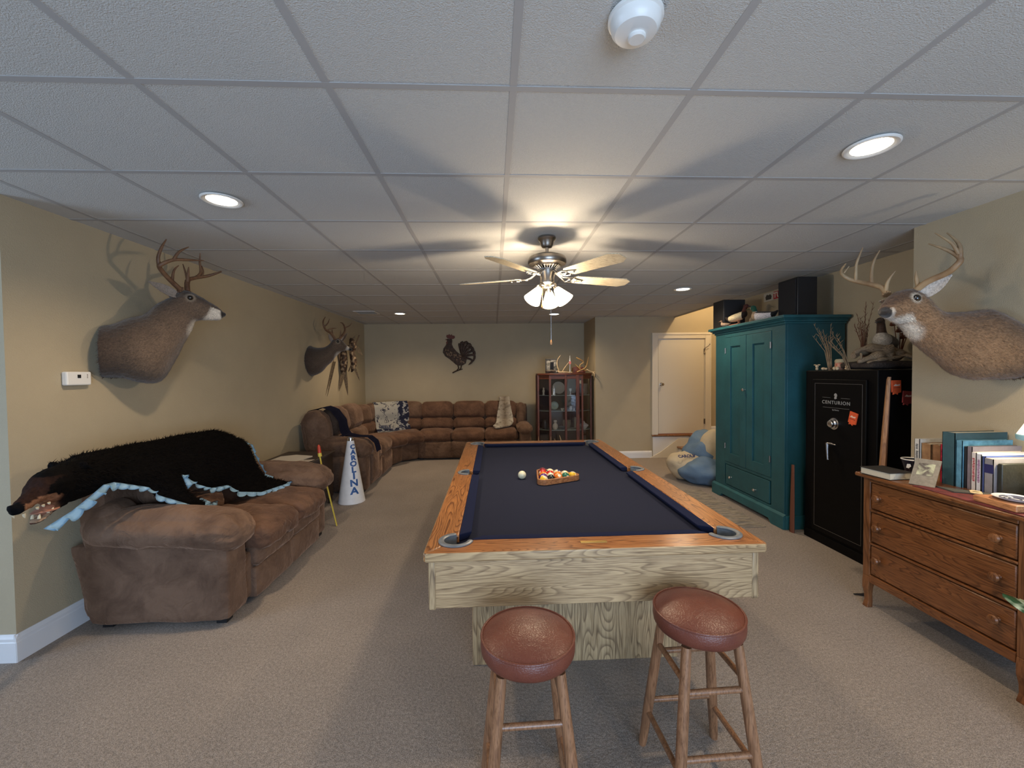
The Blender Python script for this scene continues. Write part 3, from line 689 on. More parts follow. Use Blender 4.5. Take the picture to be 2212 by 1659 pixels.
# ================================================================ STOOLS
def stool(loc, rz, label):
    t = thing('bar_stool', label, 'stool', loc, rz, 'leather topped bar stools')
    H = .625
    g = G(); g.lathe([(0, H-.062), (.135, H-.062), (.149, H-.056), (.155, H-.045), (.157, H-.03), (.156, H-.008), (.153, H-.001), (.149, H+.002), (.13, H+.011), (.09, H+.026), (.045, H+.033), (0, H+.035)], 64)
    g.done('seat', M['leather'], t, world=False, ang=60)
    g = G(); g.tube([(.1535*math.cos(k*math.pi/32), .1535*math.sin(k*math.pi/32), H+.0005) for k in range(64)], .0042, 8, closed=True); g.done('piping', M['leather'], t, world=False)
    G().lathe([(0, H-.075), (.12, H-.075), (.12, H-.06), (0, H-.06)], 40).done('seat_base', M['stool_wood'], t, world=False)
    top, bot = .092, .150
    def P(sx, sy, z): k = top + (bot-top)*(1-z/(H-.07)); return Vector((sx*k, sy*k, z))
    for sx, sy in ((-1, -1), (1, -1), (1, 1), (-1, 1)):
        g = G(); a, b = P(sx, sy, .0), P(sx, sy, H-.07)
        pts = [a.lerp(b, q) for q in (0, .03, .3, .6, 1)]; g.tube(pts, [.0135, .0155, .019, .0185, .0165], 16); g.done('leg', M['stool_wood'], t, world=False)
    for (s1, s2, zz) in (((-1, -1), (1, -1), (.195, .405)), ((1, 1), (-1, 1), (.195, .405)), ((-1, -1), (-1, 1), (.15, .44)), ((1, -1), (1, 1), (.15, .44))):
        for z in zz:
            g = G(); g.cyl(P(*s1, z), P(*s2, z), .0105, n=12); g.done('stretcher', M['stool_wood'], t, world=False)
    return t
stool((.104, 1.352, 0), R(1.5), 'round brown leather stool at the left, in front of the pool table')
stool((.735, 1.452, 0), R(2), 'round brown leather stool at the right, its rungs in view')

# ================================================================ LOVESEAT
SU = M['suede']; SU2 = M['suede2']
ls = thing('loveseat', 'overstuffed brown suede loveseat nearest the camera, under the bear rug', 'sofa', (-2.0, 3.2, 0))
def wrk(a, fq=9): return a
G().puff((-1.99, 3.25, .20), (.78, 1.18, .30), .02, (.0, .0, .0), 8).done('base', SU, ls)
g = G()   # near side panel with slanted back edge
def slant(q, w):
    q.x += (.10*(w.z*.5+.5)*(-1 if w.x < 0 else 0)) * (1 if w.x < 0 else 0); return q
g.puff((-1.985, 2.59, .275), (.79, .20, .47), .022, (.010, .018, .004), 14, amp=.007, fr=7, seed=1, fn=slant); g.done('arm_panel', SU, ls)
g = G(); g.puff((-2.315, 2.60, .50), (.23, .20, .46), .06, (.01, .02, .02), 12, Matrix.Rotation(R(-9), 4, 'Y'), amp=.008, fr=9, seed=6); g.done('arm_back', SU, ls)
def armtop(seed, yc, wy):
    g = G()
    def fn(q, w):
        q.z += .035*(-w.x*.5+.5)            # rises to the back
        q.y *= 1 + .12*(w.x*.5+.5); q.z -= .02*max(0, w.x-.5)*2
        # pleats at the front
        if w.x > .35: q.z += .006*math.sin(w.y*9)*(w.x-.35); q.y += .006*math.sin(w.z*12)*(w.x-.35)
        return q
    g.puff((-1.985, yc, .555), (.90, wy, .215), .10, (.02, .03, .022), 18, amp=.010, fr=9, seed=seed, fn=fn)
    return g.done('arm_pillow', SU, ls)
armtop(3, 2.60, .28)
G().puff((-1.985, 3.86, .26), (.76, .20, .46), .035, (.012, .02, .01), 12, amp=.006, fr=7, seed=5).done('arm_panel', SU, ls)
armtop(8, 3.875, .30)
for k, y in enumerate((3.0, 3.485)):
    def fn(q, w):
        q.z += -.02*max(0, w.x)**2; return q
    G().puff((-1.86, y, .435), (.72, .49, .165), .06, (.02, .006, .028), 20, amp=.017, fr=9, seed=11+k, fn=fn).done('seat_cushion', SU2, ls)
    G().puff((-1.60, y, .315), (.10, .49, .15), .045, (.03, .004, .012), 12, amp=.007, fr=9, seed=21+k).done('front_roll', SU, ls)
    G().puff((-1.60, y, .135), (.07, .50, .20), .02, (.012, .0, .0), 10, amp=.004, fr=9, seed=31+k).done('front_skirt', SU, ls)
    Mt = Matrix.Rotation(R(-14), 4, 'Y')
    G().puff((-2.155, y, .565), (.22, .50, .22), .09, (.03, .01, .02), 14, Mt, amp=.010, fr=9, seed=41+k).done('lumbar_cushion', SU2, ls)
    G().puff((-2.235, y, .765), (.22, .52, .27), .095, (.03, .012, .03), 16, Mt, amp=.017, fr=8, seed=51+k).done('back_cushion', SU, ls)
G().puff((-2.385, 3.24, .47), (.16, 1.42, .84), .05, (.01, 0, .01), 12, amp=.006).done('back_frame', SU, ls)
for x in (-2.32, -1.66):
    for y in (2.57, 3.9): G().box(x-.03, y-.03, 0, x+.03, y+.03, .045).done('foot', M['black'], ls, smooth=False)

# ================================================================ BEAR RUG
DP = [(-2.42,.96),(-2.36,1.0),(-2.28,1.03),(-2.20,.995),(-2.125,.90),(-2.085,.80),(-2.04,.68),(-1.98,.595),(-1.90,.56),(-1.75,.545),(-1.55,.53)]
DL = [0]
for i in range(1, len(DP)): DL.append(DL[-1] + math.dist(DP[i], DP[i-1]))
def drape(s, y, off=0):
    s = max(0, min(DL[-1]-1e-6, s)); i = max(k for k in range(len(DL)-1) if DL[k] <= s); t = (s-DL[i])/(DL[i+1]-DL[i])
    a, b = Vector(DP[i]), Vector(DP[i+1]); p = a.lerp(b, t); d = (b-a).normalized()
    def nm(j): dd = (Vector(DP[min(j+1, len(DP)-1)])-Vector(DP[max(j-1, 0)])).normalized(); return Vector((-dd.y, dd.x))
    n = nm(i).lerp(nm(i+1), t)
    lift = .012*noise.noise(Vector((s*5, y*4, 2))) + .05*max(0, min(1, (s-.5)/.15))*max(0, min(1, (3.0-y)/.12))
    # the rug sags between arm and back, dips at the far end
    return Vector((p.x + n.x*(off+lift), y, p.y + n.y*(off+lift) - .05*max(0, y-3.45)/.2*(1 if s < .3 else 0)))
OUT = [(.05,2.33),(.03,2.5),(.04,3.2),(.10,3.50),(.24,3.60),(.37,3.645),(.504,3.645),(.665,3.665),(.80,3.715),(.885,3.69),(.895,3.60),(.836,3.34),(.714,3.235),(.62,3.19),(.59,3.02),(.53,2.90),(.43,2.83),(.541,2.81),(.643,2.825),(.75,2.86),(.735,2.79),(.661,2.716),(.511,2.60),(.444,2.565),(.36,2.38),(.345,2.33)]
def inside(s, y):
    c = False; n = len(OUT)
    for i in range(n):
        (s1, y1), (s2, y2) = OUT[i], OUT[(i+1) % n]
        if (y1 > y) != (y2 > y) and s < (s2-s1)*(y-y1)/(y2-y1)+s1: c = not c
    return c
def edist(s, y):
    b = 9; n = len(OUT)
    for i in range(n):
        if i == n-1: continue
        a, c = Vector(OUT[i]), Vector(OUT[i+1]); p = Vector((s, y)); t = max(0, min(1, (p-a).dot(c-a)/max(1e-9, (c-a).length_squared)))
        b = min(b, (p-a.lerp(c, t)).length)
    return b
bear = thing('bear_rug', 'black bear skin rug with open-mouthed head and pale blue ruffle, over the loveseat', 'rug', (-2.2, 2.9, .55))
g = G(); H = .0125; grid = {}
for i in range(int(.92/H)):
    for j in range(int(1.44/H)):
        s, y = i*H, 2.32+j*H
        if inside(s+H/2, y+H/2):
            q = []
            for a, b in ((i, j), (i+1, j), (i+1, j+1), (i, j+1)):
                if (a, b) not in grid:
                    ss, yy = a*H, 2.32+b*H; th = .006+.042*(1-math.exp(-edist(ss, yy)/.05))
                    grid[(a, b)] = (g.b.verts.new(drape(ss, yy, th)), g.b.verts.new(drape(ss, yy, -.004)))
                q.append(grid[(a, b)])
            g.b.faces.new([v[0] for v in q]); g.b.faces.new([v[1] for v in q][::-1])
for e in [e for e in g.b.edges if len(e.link_faces) == 1]:
    pass
top2bot = {}
for a, b in grid.values(): top2bot[a] = b
for e in [e for e in g.b.edges if len(e.link_faces) == 1 and e.verts[0] in top2bot and e.verts[1] in top2bot]:
    a, b = e.verts
    try: g.b.faces.new((a, b, top2bot[b], top2bot[a]))
    except ValueError: pass
# neck and head
def E(x, y, z, hx, hz, tilt=0): 
    return ((x, y, z), (hx, 0, 0), (0, hz*math.sin(tilt), hz*math.cos(tilt)))
g.loft([E(-2.27, 2.62, .955, .10, .085), E(-2.245, 2.45, .965, .12, .10), E(-2.205, 2.30, .965, .115, .105, .1), E(-2.17, 2.18, .965, .095, .105, .2), E(-2.14, 2.08, .975, .085, .09, .3), E(-2.13, 2.03, .985, .075, .072, .3), E(-2.12, 1.985, .965, .055, .055, .3)], 24, 4)
g.loft([E(-2.13, 2.07, .985, .05, .055, .3), E(-2.12, 1.99, .955, .046, .044, .25), E(-2.115, 1.94, .932, .038, .034, .2), E(-2.11, 1.905, .915, .030, .027, .2), E(-2.11, 1.888, .912, .015, .015, .2)], 20, 4)   # upper muzzle
g.loft([E(-2.14, 2.12, .90, .055, .04, .3), E(-2.125, 2.05, .872, .042, .026, .5), E(-2.115, 2.00, .842, .034, .017, .5), E(-2.115, 1.97, .830, .022, .010, .5)], 20, 4)   # lower jaw
for sx in (-1, 1): g.ball((-2.175+sx*.075, 2.20, 1.045), .028, .013, .026)
g.ball((-2.11, 1.888, .925), .021, .014, .016)
for sx in (-1, 1): g.ball((-2.13+sx*.045, 2.035, .985), .022)
def bearcol(p, n):
    y, z = p.y, p.z
    bl = (.003, .0024, .0024); tan = (.23, .105, .055); dk = (.028, .013, .009)
    if y > 2.10 or z < .55 or abs(p.x+2.15) > .085 or z > 1.03: return bl
    if y < 1.915 and z > .89: return (.004, .004, .005)
    t = max(0, min(1, (2.09-y)/.10))
    c = tuple(a*(1-t)+b*t for a, b in zip(bl, dk))
    if z < .955+(y-1.99)*.3 and y < 2.07 and z > .87:
        k = max(0, min(1, (2.07-y)/.03)); c = tuple(a*(1-k)+b*k for a, b in zip(c, tan))
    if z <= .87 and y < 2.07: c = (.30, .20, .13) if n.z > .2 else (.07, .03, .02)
    return c
body = remesh(g, 'body', M['bear'], bear, .0085, 4, bearcol, amp=.004, fr=60)
# fur tufts
g = G(); src = body.data; idx = list(range(len(src.polygons))); rnd.shuffle(idx)
for k in idx[:16000]:
    p = src.polygons[k]; c = p.center; wc = c + bear.location
    if wc.y < 2.12 or p.normal.z < -.3: continue
    d = (p.normal + Vector((rnd.uniform(-.5, .5), rnd.uniform(.2, 1.4), rnd.uniform(-1.2, .1)))).normalized()
    sd = d.cross(p.normal).normalized()*.0022; L = rnd.uniform(.014, .032)
    a, b, c3 = (g.b.verts.new(q) for q in (c-sd, c+sd, c+d*L)); g.b.faces.new((a, b, c3))
fur_m = mat('black_fur_strands', (.0025, .002, .002), .75, spec=.06)
o = g.done('fur', fur_m, bear, world=False, smooth=False); o['kind'] = 'stuff'
# ruffle
path = [Vector((-2.085, 1.985, .795)), Vector((-2.08, 2.04, .815)), Vector((-2.075, 2.105, .838)), Vector((-2.085, 2.20, .875)), Vector((-2.10, 2.30, .915))]
for s, y in OUT[24:17:-1]: path.append(drape(s+.004, y, .016))
def ruffle(path, m, w=.045, wav=.032, fq=.8):
    # dense resample
    P = []; 
    for i in range(len(path)-1):
        n = max(2, int((path[i+1]-path[i]).length/.005))
        for j in range(n): P.append(path[i].lerp(path[i+1], j/n))
    g = G(); rows = []
    for i, p in enumerate(P):
        t = (P[min(i+2, len(P)-1)]-P[max(i-2, 0)]).normalized()
        out = Vector((.75, 0, -.66)); out = (out - t*out.dot(t)).normalized(); up = t.cross(out)
        if up.z < 0: up = -up
        a = i*.62*fq; wv = math.sin(a)*wav*.5; ww = w*(.85+.2*math.sin(i*.37))
        rows.append([g.b.verts.new(p + out*(ww*k/3) + up*(wv*k/3 + .004) + t*(math.cos(a)*wav*.45*k/3)) for k in range(4)])
    for i in range(len(rows)-1):
        for k in range(3): g.b.faces.new((rows[i][k], rows[i+1][k], rows[i+1][k+1], rows[i][k+1]))
    bmesh.ops.solidify(g.b, geom=g.b.faces[:], thickness=.0025)
    return g.done('ruffle', m, bear, ang=80)
ruffle(path, M['blue_satin'])
ruffle([drape(s+.004, y, .016) for s, y in (OUT[17], OUT[16], OUT[15], OUT[14], OUT[13])], M['blue_satin'], w=.036)
ruffle([drape(s+.004, y, .016) for s, y in (OUT[13], OUT[12], OUT[11], OUT[10], OUT[9], OUT[8])], M['blue_satin'], w=.034)
ruffle([drape(s, y+.004, .02) for s, y in (OUT[8], OUT[7], OUT[6], OUT[5], OUT[4])], M['blue_satin'], w=.022, wav=.014)
ivory = mat('ivory_teeth', (.70, .60, .42), .35)
g = G()
for x, y, z, l, dz in ((-2.135, 1.915, .893, .022, -1), (-2.09, 1.915, .893, .022, -1), (-2.085, 1.965, .905, .012, -1), (-2.08, 1.985, .91, .012, -1), (-2.075, 2.005, .915, .011, -1), (-2.13, 1.985, .845, .022, 1), (-2.10, 1.985, .845, .022, 1), (-2.09, 2.015, .862, .012, 1), (-2.088, 2.032, .870, .011, 1)):
    g.tube([(x, y, z), (x, y+.002, z+dz*l*.6), (x, y+.005, z+dz*l)], [.006, .005, .001], 8)
g.done('teeth', ivory, bear)
G().puff((-2.115, 2.03, .872), (.045, .09, .012), .005, n=6).done('tongue', mat('tongue', (.35, .16, .11), .5), bear)
g = G(); g.ball((-2.088, 2.025, 1.000), .0085); g.ball((-2.165, 2.025, 1.000), .0085); g.done('eye', M['eye'], bear)
g = G()
for s, y in ((.885, 3.70), (.895, 3.66), (.75, 2.87), (.745, 2.84)):
    p = drape(s, y, .02); g.tube([p, p+Vector((.02, .01, .006)), p+Vector((.035, .014, -.004))], [.005, .004, .001], 8)
g.done('claw', mat('dark_claw', (.03, .02, .015), .3), bear)

# ================================================================ SECTIONAL
sec = thing('sectional_sofa', 'long curved brown suede sectional sofa along the far wall and corner', 'sofa', (-1.6, 7.0, 0))
def SP(name, c, size, r, pf, n=12, rz=0, m=None, amp=.008, seed=0, tilt=0, fn=None):
    Mt = Matrix.Rotation(R(rz), 4, 'Z') @ Matrix.Rotation(R(tilt), 4, 'X')
    return G().puff(c, size, r, pf, n, Mt, amp=amp, fr=7, seed=seed, fn=fn).done(name, m or SU, sec)
# run along the far wall: seats face -y
edges = [-1.345, -.745, -.165, .42]
for k in range(3):
    xa, xb = edges[k], edges[k+1]; cx, w = (xa+xb)/2, xb-xa-.004
    SP('seat_cushion', (cx, 7.46, .405), (w, .56, .19), .07, (.005, .02, .02), seed=k, m=SU2)
    SP('front_panel', (cx, 7.225, .18), (w, .08, .29), .03, (.0, .015, .01), seed=k+5, amp=.004)
    SP('lumbar_cushion', (cx, 7.66, .575), (w, .19, .22), .08, (.008, .03, .015), seed=k+9, tilt=-12, m=SU2)
    SP('back_cushion', (cx, 7.72, .82), (w, .19, .31), .085, (.008, .03, .015), seed=k+15, tilt=-10, m=SU2)
SP('base', (-.40, 7.5, .17), (1.80, .60, .28), .02, (0, 0, 0), 6, amp=0)
SP('back_frame', (-.52, 7.82, .50), (2.3, .14, .86), .05, (0, 0, 0), 8, amp=.003)
SP('arm_panel', (.55, 7.50, .24), (.20, .66, .44), .04, (.01, .01, .01), 10, amp=.004)
SP('arm_pillow', (.545, 7.45, .515), (.25, .68, .17), .08, (.02, .02, .015), 14, amp=.008, seed=3)
SP('back_wing', (.50, 7.70, .72), (.16, .24, .42), .07, (.01, .02, .02), 12, amp=.006, seed=4, tilt=-8)
# corner wedge
def wedge(name, c, size, r, pf, rz, seed, tilt=0, m=None): return SP(name, c, size, r, pf, 12, rz, m, .008, seed, tilt)
wedge('seat_cushion', (-1.62, 7.27, .405), (.70, .62, .19), .07, (.01, .02, .02), 22, 31, m=SU2)
wedge('seat_cushion', (-1.86, 6.92, .405), (.62, .66, .19), .07, (.01, .02, .02), 52, 33, m=SU2)
for k, (x, y, rz, w) in enumerate(((-1.58, 7.67, 12, .52), (-2.03, 7.44, 42, .54), (-2.24, 6.95, 74, .54))):
    wedge('lumbar_cushion', (x+.05*math.sin(R(rz)), y-.05*math.cos(R(rz)), .58), (w, .20, .22), .08, (.01, .03, .015), rz, 40+k, -12, m=SU2)
    wedge('back_cushion', (x, y, .825), (w, .20, .32), .085, (.01, .03, .015), rz, 50+k, -10, m=SU)
wedge('front_panel', (-1.50, 7.12, .18), (.42, .08, .29), .03, (0, .015, .01), 32, 61)
wedge('front_panel', (-1.66, 6.83, .18), (.42, .08, .29), .03, (0, .015, .01), 66, 62)
wedge('base', (-1.9, 7.25, .17), (.75, .75, .28), .02, (0, 0, 0), 45, 63)
# run along the left wall: seats face +x
for k, (ya, yb) in enumerate(((5.50, 6.07), (6.07, 6.66))):
    cy, w = (ya+yb)/2, yb-ya-.004
    SP('seat_cushion', (-1.90, cy, .41), (w, .56, .20), .07, (.005, .02, .025), rz=90, seed=70+k, m=SU)
    SP('front_panel', (-1.665, cy, .18), (w, .08, .29), .03, (0, .02, .01), rz=90, seed=72+k, amp=.006)
    SP('lumbar_cushion', (-2.10, cy, .59), (w, .20, .24), .09, (.01, .035, .02), rz=90, seed=74+k, tilt=-12)
    SP('back_cushion', (-2.18, cy, .86), (w, .22, .36), .10, (.01, .035, .025), rz=90, seed=76+k, tilt=-10)
SP('base', (-1.98, 6.1, .17), (1.25, .60, .28), .02, (0, 0, 0), 6, rz=90, amp=0)
SP('back_frame', (-2.32, 6.15, .50), (1.5, .14, .86), .05, (0, 0, 0), 8, rz=90, amp=.003)
SP('arm_panel', (-2.0, 5.36, .25), (.20, .76, .46), .045, (.01, .01, .01), 12, rz=90, amp=.006, seed=80)
def af(q, w):
    q.z += .04*(w.y*.5+.5) - .03*max(0, -w.y-.5); return q
SP('arm_pillow', (-1.97, 5.36, .56), (.30, .80, .22), .10, (.02, .02, .02), 16, rz=90, amp=.010, seed=81, fn=af)
SP('back_wing', (-2.25, 5.37, .76), (.30, .30, .52), .12, (.02, .03, .03), 14, rz=90, amp=.010, seed=82, tilt=-8)
SP('footrest', (-1.62, 5.62, .28), (.28, .07, .36), .03, (.0, .01, .0), 10, rz=90, amp=.004, seed=83)
G().box(-2.3, 5.3, 0, -2.24, 5.36, .04).box(-1.72, 5.3, 0, -1.66, 5.36, .04).box(.55, 7.25, 0, .61, 7.31, .04).box(-1.3, 7.25, 0, -1.24, 7.31, .04).done('foot', M['black'], sec, smooth=False)

# ================================================================ DEER MOUNTS
def hair(body, parent, n, ln, w, m, flow, keep=None, seed=1):
    me = body.data; ca = me.color_attributes['Col'].data; rr = random.Random(seed); ps = me.polygons; N_ = len(ps)
    V, F, C = [], [], []
    for _ in range(n):
        p = ps[rr.randrange(N_)]; c = p.center
        if keep and not keep(c): continue
        col = ca[p.vertices[0]].color; nn = p.normal
        d = Vector(flow); d = d - nn*d.dot(nn)
        if d.length < .05: continue
        d = (d.normalized() + nn*rr.uniform(.12, .40) + Vector((rr.uniform(-.25, .25), rr.uniform(-.25, .25), rr.uniform(-.25, .25)))).normalized()
        s_ = d.cross(nn)
        if s_.length < 1e-4: continue
        s_.normalize(); L = ln*rr.uniform(.6, 1.3); i = len(V); b0 = c + Vector((rr.uniform(-.004, .004), rr.uniform(-.004, .004), rr.uniform(-.004, .004)))
        V += [b0-s_*w, b0+s_*w, b0+d*L]; F.append((i, i+1, i+2)); k = rr.uniform(.6, 1.6); C += [(col[0]*k, col[1]*k, col[2]*k, 1)]*3
    h = bpy.data.meshes.new('hair'); h.from_pydata(V, [], F); a = h.color_attributes.new('Col', 'FLOAT_COLOR', 'POINT')
    for i, q in enumerate(C): a.data[i].color = q
    h.materials.append(m); o = bpy.data.objects.new('hair', h); COL.objects.link(o); o.parent = parent; o['kind'] = 'stuff'; return o
def lp(c, col, k): k = max(0, min(1, k)); return tuple(a*(1-k)+b*k for a, b in zip(c, col))
ANT1 = [[(0.355, -0.03, 0.644, 0.017), (0.29, -0.09, 0.706, 0.015), (0.246, -0.15, 0.759, 0.014), (0.253, -0.17, 0.779, 0.013), (0.317, -0.16, 0.823, 0.011), (0.394, -0.12, 0.844, 0.009), (0.488, -0.07, 0.865, 0.003)], [(0.244, -0.15, 0.766, 0.013), (0.239, -0.17, 0.823, 0.01), (0.259, -0.17, 0.896, 0.008), (0.284, -0.16, 0.954, 0.003)], [(0.317, -0.16, 0.823, 0.01), (0.35, -0.155, 0.885, 0.008), (0.402, -0.14, 0.93, 0.003)], [(0.308, -0.08, 0.702, 0.01), (0.319, -0.07, 0.77, 0.007), (0.346, -0.06, 0.811, 0.003)], [(0.393, 0.03, 0.638, 0.017), (0.395, 0.06, 0.731, 0.016), (0.439, 0.12, 0.769, 0.013), (0.527, 0.17, 0.808, 0.011), (0.606, 0.13, 0.844, 0.006)], [(0.394, 0.05, 0.712, 0.012), (0.399, 0.05, 0.78, 0.009), (0.404, 0.05, 0.832, 0.003)], [(0.392, 0.06, 0.747, 0.008), (0.384, 0.08, 0.801, 0.006), (0.372, 0.09, 0.856, 0.003)], [(0.439, 0.12, 0.769, 0.01), (0.477, 0.16, 0.821, 0.009), (0.475, 0.17, 0.903, 0.007), (0.479, 0.16, 0.972, 0.003)], [(0.483, 0.15, 0.791, 0.008), (0.495, 0.17, 0.835, 0.006), (0.487, 0.18, 0.88, 0.003)]]
ANT3 = [[(0.543, -0.04, 0.498, 0.018), (0.551, -0.08, 0.549, 0.016), (0.58, -0.13, 0.58, 0.015), (0.622, -0.19, 0.613, 0.014), (0.664, -0.22, 0.64, 0.012), (0.704, -0.21, 0.67, 0.01), (0.722, -0.18, 0.694, 0.008), (0.713, -0.14, 0.727, 0.003)], [(0.579, -0.14, 0.593, 0.011), (0.575, -0.15, 0.663, 0.009), (0.564, -0.15, 0.729, 0.007), (0.539, -0.14, 0.792, 0.003)], [(0.637, -0.2, 0.622, 0.01), (0.636, -0.2, 0.72, 0.008), (0.624, -0.19, 0.779, 0.006), (0.61, -0.18, 0.828, 0.003)], [(0.704, -0.19, 0.678, 0.006), (0.685, -0.17, 0.714, 0.003)], [(0.545, -0.05, 0.521, 0.012), (0.535, -0.05, 0.581, 0.009), (0.505, -0.04, 0.637, 0.003)], [(0.45, 0.04, 0.495, 0.018), (0.418, 0.09, 0.539, 0.017), (0.37, 0.15, 0.567, 0.016), (0.354, 0.19, 0.59, 0.015), (0.334, 0.2, 0.628, 0.014), (0.354, 0.18, 0.669, 0.01), (0.391, 0.15, 0.71, 0.007), (0.424, 0.11, 0.746, 0.003)], [(0.336, 0.2, 0.633, 0.012), (0.337, 0.2, 0.695, 0.009), (0.351, 0.18, 0.745, 0.006), (0.366, 0.15, 0.786, 0.003)], [(0.342, 0.2, 0.657, 0.01), (0.368, 0.2, 0.712, 0.007), (0.396, 0.18, 0.755, 0.005), (0.416, 0.15, 0.791, 0.003)], [(0.439, 0.05, 0.528, 0.012), (0.447, 0.05, 0.57, 0.009), (0.448, 0.05, 0.611, 0.003)]]
ANT2 = [[(0.302, -0.04, 0.49, 0.017), (0.253, -0.09, 0.57, 0.015), (0.198, -0.15, 0.602, 0.013), (0.169, -0.19, 0.664, 0.011), (0.167, -0.18, 0.722, 0.009), (0.19, -0.13, 0.785, 0.003)], [(0.204, -0.14, 0.603, 0.009), (0.269, -0.12, 0.632, 0.007), (0.32, -0.08, 0.641, 0.003)], [(0.175, -0.18, 0.644, 0.009), (0.221, -0.17, 0.696, 0.007), (0.24, -0.14, 0.757, 0.003)], [(0.34, 0.04, 0.495, 0.017), (0.416, 0.1, 0.607, 0.015), (0.415, 0.16, 0.688, 0.012), (0.388, 0.17, 0.741, 0.009), (0.361, 0.14, 0.745, 0.004)], [(0.361, 0.03, 0.532, 0.01), (0.369, 0.03, 0.592, 0.007), (0.363, 0.02, 0.635, 0.003)], [(0.415, 0.16, 0.673, 0.009), (0.479, 0.18, 0.707, 0.007), (0.516, 0.17, 0.753, 0.003)], [(0.271, -0.06, 0.559, 0.01), (0.265, -0.05, 0.603, 0.007), (0.264, -0.04, 0.626, 0.003)]]
def smoothpath(ch, sub=4):
    out = []
    n = len(ch)
    for i in range(n-1):
        p0, p1, p2, p3 = (Vector(ch[max(0, i-1)]), Vector(ch[i]), Vector(ch[i+1]), Vector(ch[min(n-1, i+2)]))
        for j in range(sub):
            t = j/sub; out.append(.5*(2*p1+(p2-p0)*t+(2*p0-5*p1+4*p2-p3)*t*t+(3*p1-p0-3*p2+p3)*t**3))
    out.append(Vector(ch[-1])); return out
def ear(g, base, tip, out, w=.036):
    # cupped leaf: base, tip, opening direction
    b, t, o = Vector(base), Vector(tip), Vector(out).normalized(); ax = (t-b); L = ax.length; ax.normalize()
    o = (o-ax*o.dot(ax)).normalized(); s = ax.cross(o)
    def fn(u, v):
        ww = w*math.sin(math.pi*min(1, .18+.82*v)**.85)*(1.0) if v < 1 else 0.001
        a = (u-.5)*2; return b + ax*(L*v) + s*(a*ww) - o*((1-a*a)*ww*.55) + o*.0
    g.sheet(fn, 8, 12, th=.005)
def deer(name_label, loc, rz, top, bot, hw, yoff, ANT, ears, eye, nose, antm, thro, wall_clip, group=True, tone=1.0, vox=.0075, jaw=.11, earc=(.26, .22, .19)):
    t = thing('deer_mount', name_label, 'mounted deer', loc, rz)
    # stations given by top and bottom profile points in the heading plane, half width and sideways offset
    st = []
    for (tx, tz), (bx_, bz_), w, yo in zip(top, bot, hw, yoff):
        c = Vector(((tx+bx_)/2, yo, (tz+bz_)/2)); up = Vector(((tx-bx_)/2, 0, (tz-bz_)/2)); st.append((c, Vector((0, w, 0)), up))
    # sideways axis follows the turn of the head
    for i in range(1, len(st)-1):
        d = (st[i+1][0]-st[i-1][0]); h = Vector((d.x, d.y, 0)).normalized(); w = st[i][1].length
        st[i] = (st[i][0], Vector((-h.y, h.x, 0))*w, st[i][2])
    g = G(); g.loft(st, 28, 5)
    nz = len(st)-1
    # cheeks, brow ridges, nose pad
    e = Vector(eye); d = (st[-1][0]-st[-4][0]).normalized(); hd = Vector((d.x, d.y, 0)).normalized(); sd = Vector((-hd.y, hd.x, 0)); up = sd.cross(d)*-1
    if up.z < 0: up = -up
    cen = st[-5][0]
    ew = hw[-5]
    eyes = []
    for s in (-1, 1):
        p = e + sd*(s*ew*.80) ; eyes.append((p, s))
        g.ball(p + up*.012 - sd*s*.006, .024, .016, .016)
        g.ball(p - d*.03 - up*.035, .035, .022, .035)
    np_ = Vector(nose); g.ball(np_, .022, .024, .019)
    def clip(p):
        q = Matrix.Rotation(rz, 4, 'Z') @ p
        if wall_clip > 0: q.x = max(q.x, -wall_clip*0) if False else q.x
        return p
    rot = Matrix.Rotation(rz, 3, 'Z'); inv = rot.inverted()
    def post(p):
        q = rot @ p
        lim = wallx(loc, q)
        if wall_clip > 0 and q.x < lim: q.x = lim
        if wall_clip < 0 and q.x > lim: q.x = lim
        return inv @ q
    def wallx(loc, q):
        yy = loc[1] + q.y
        if wall_clip > 0: return (XL1 + (XL0-XL1)*(YB-yy)/(YB-2.262)) + .004 - loc[0]
        return 2.846 - loc[0]
    base = tuple(c*tone for c in (.105, .072, .050)); darkc = tuple(c*tone for c in (.048, .031, .023)); cream = (.55, .50, .43)
    if tone > 1: base, darkc = (.175, .105, .058), (.085, .050, .030)
    def colf(p, n):
        c = base
        k = noise.noise(p*14)*.5+.5
        c = lp(c, tuple(q*1.45 for q in base), k*.7)
        # back and top of neck darker
        c = lp(c, darkc, max(0, n.z)*.75*(1 if p.x < e.x-.05 else .9))
        c = lp(c, darkc, (.16-p.x)/.25)
        rel = p - e; along = rel.dot(d); upc = rel.dot(up); sdc = abs(rel.dot(sd))
        if along > -.05 and upc > -.12:
            c = lp(c, darkc, (upc+.005)/.03)                       # forehead and bridge
            if along > .125 and upc < -.0: c = lp(c, cream, (along-.115)/.03)
            if -.12 < upc < -.055 and along > jaw and sdc < .06: c = lp(c, cream, (-upc-.055)/.02*.8*min(1, (along-jaw)/.05))      # jaw
            ring = min((p-q[0]).length for q in eyes)
            if ring < .038: c = lp(c, (.24, .19, .14) if tone < 1.2 else (.42, .37, .30), (0.038-ring)/.008*.7)
        tt = (p - Vector(thro)).length
        if tt < .085: c = lp(c, cream, (.085-tt)/.04)
        dn = (p-np_).length
        if dn < .040 : c = lp(c, (.018, .015, .014), (.040-dn)/.006)
        return c
    bd = remesh(g, 'body', M['fur'], t, vox, 4, colf, amp=.0025, fr=55, world=False, post=post)
    hair(bd, t, 15000 if tone > 1 else 9000, .017, .0012, M['fur'], (-.75, 0, -.65), lambda c: (c-np_).length > .05 and min((c-q[0]).length for q in eyes) > .028, seed=5)
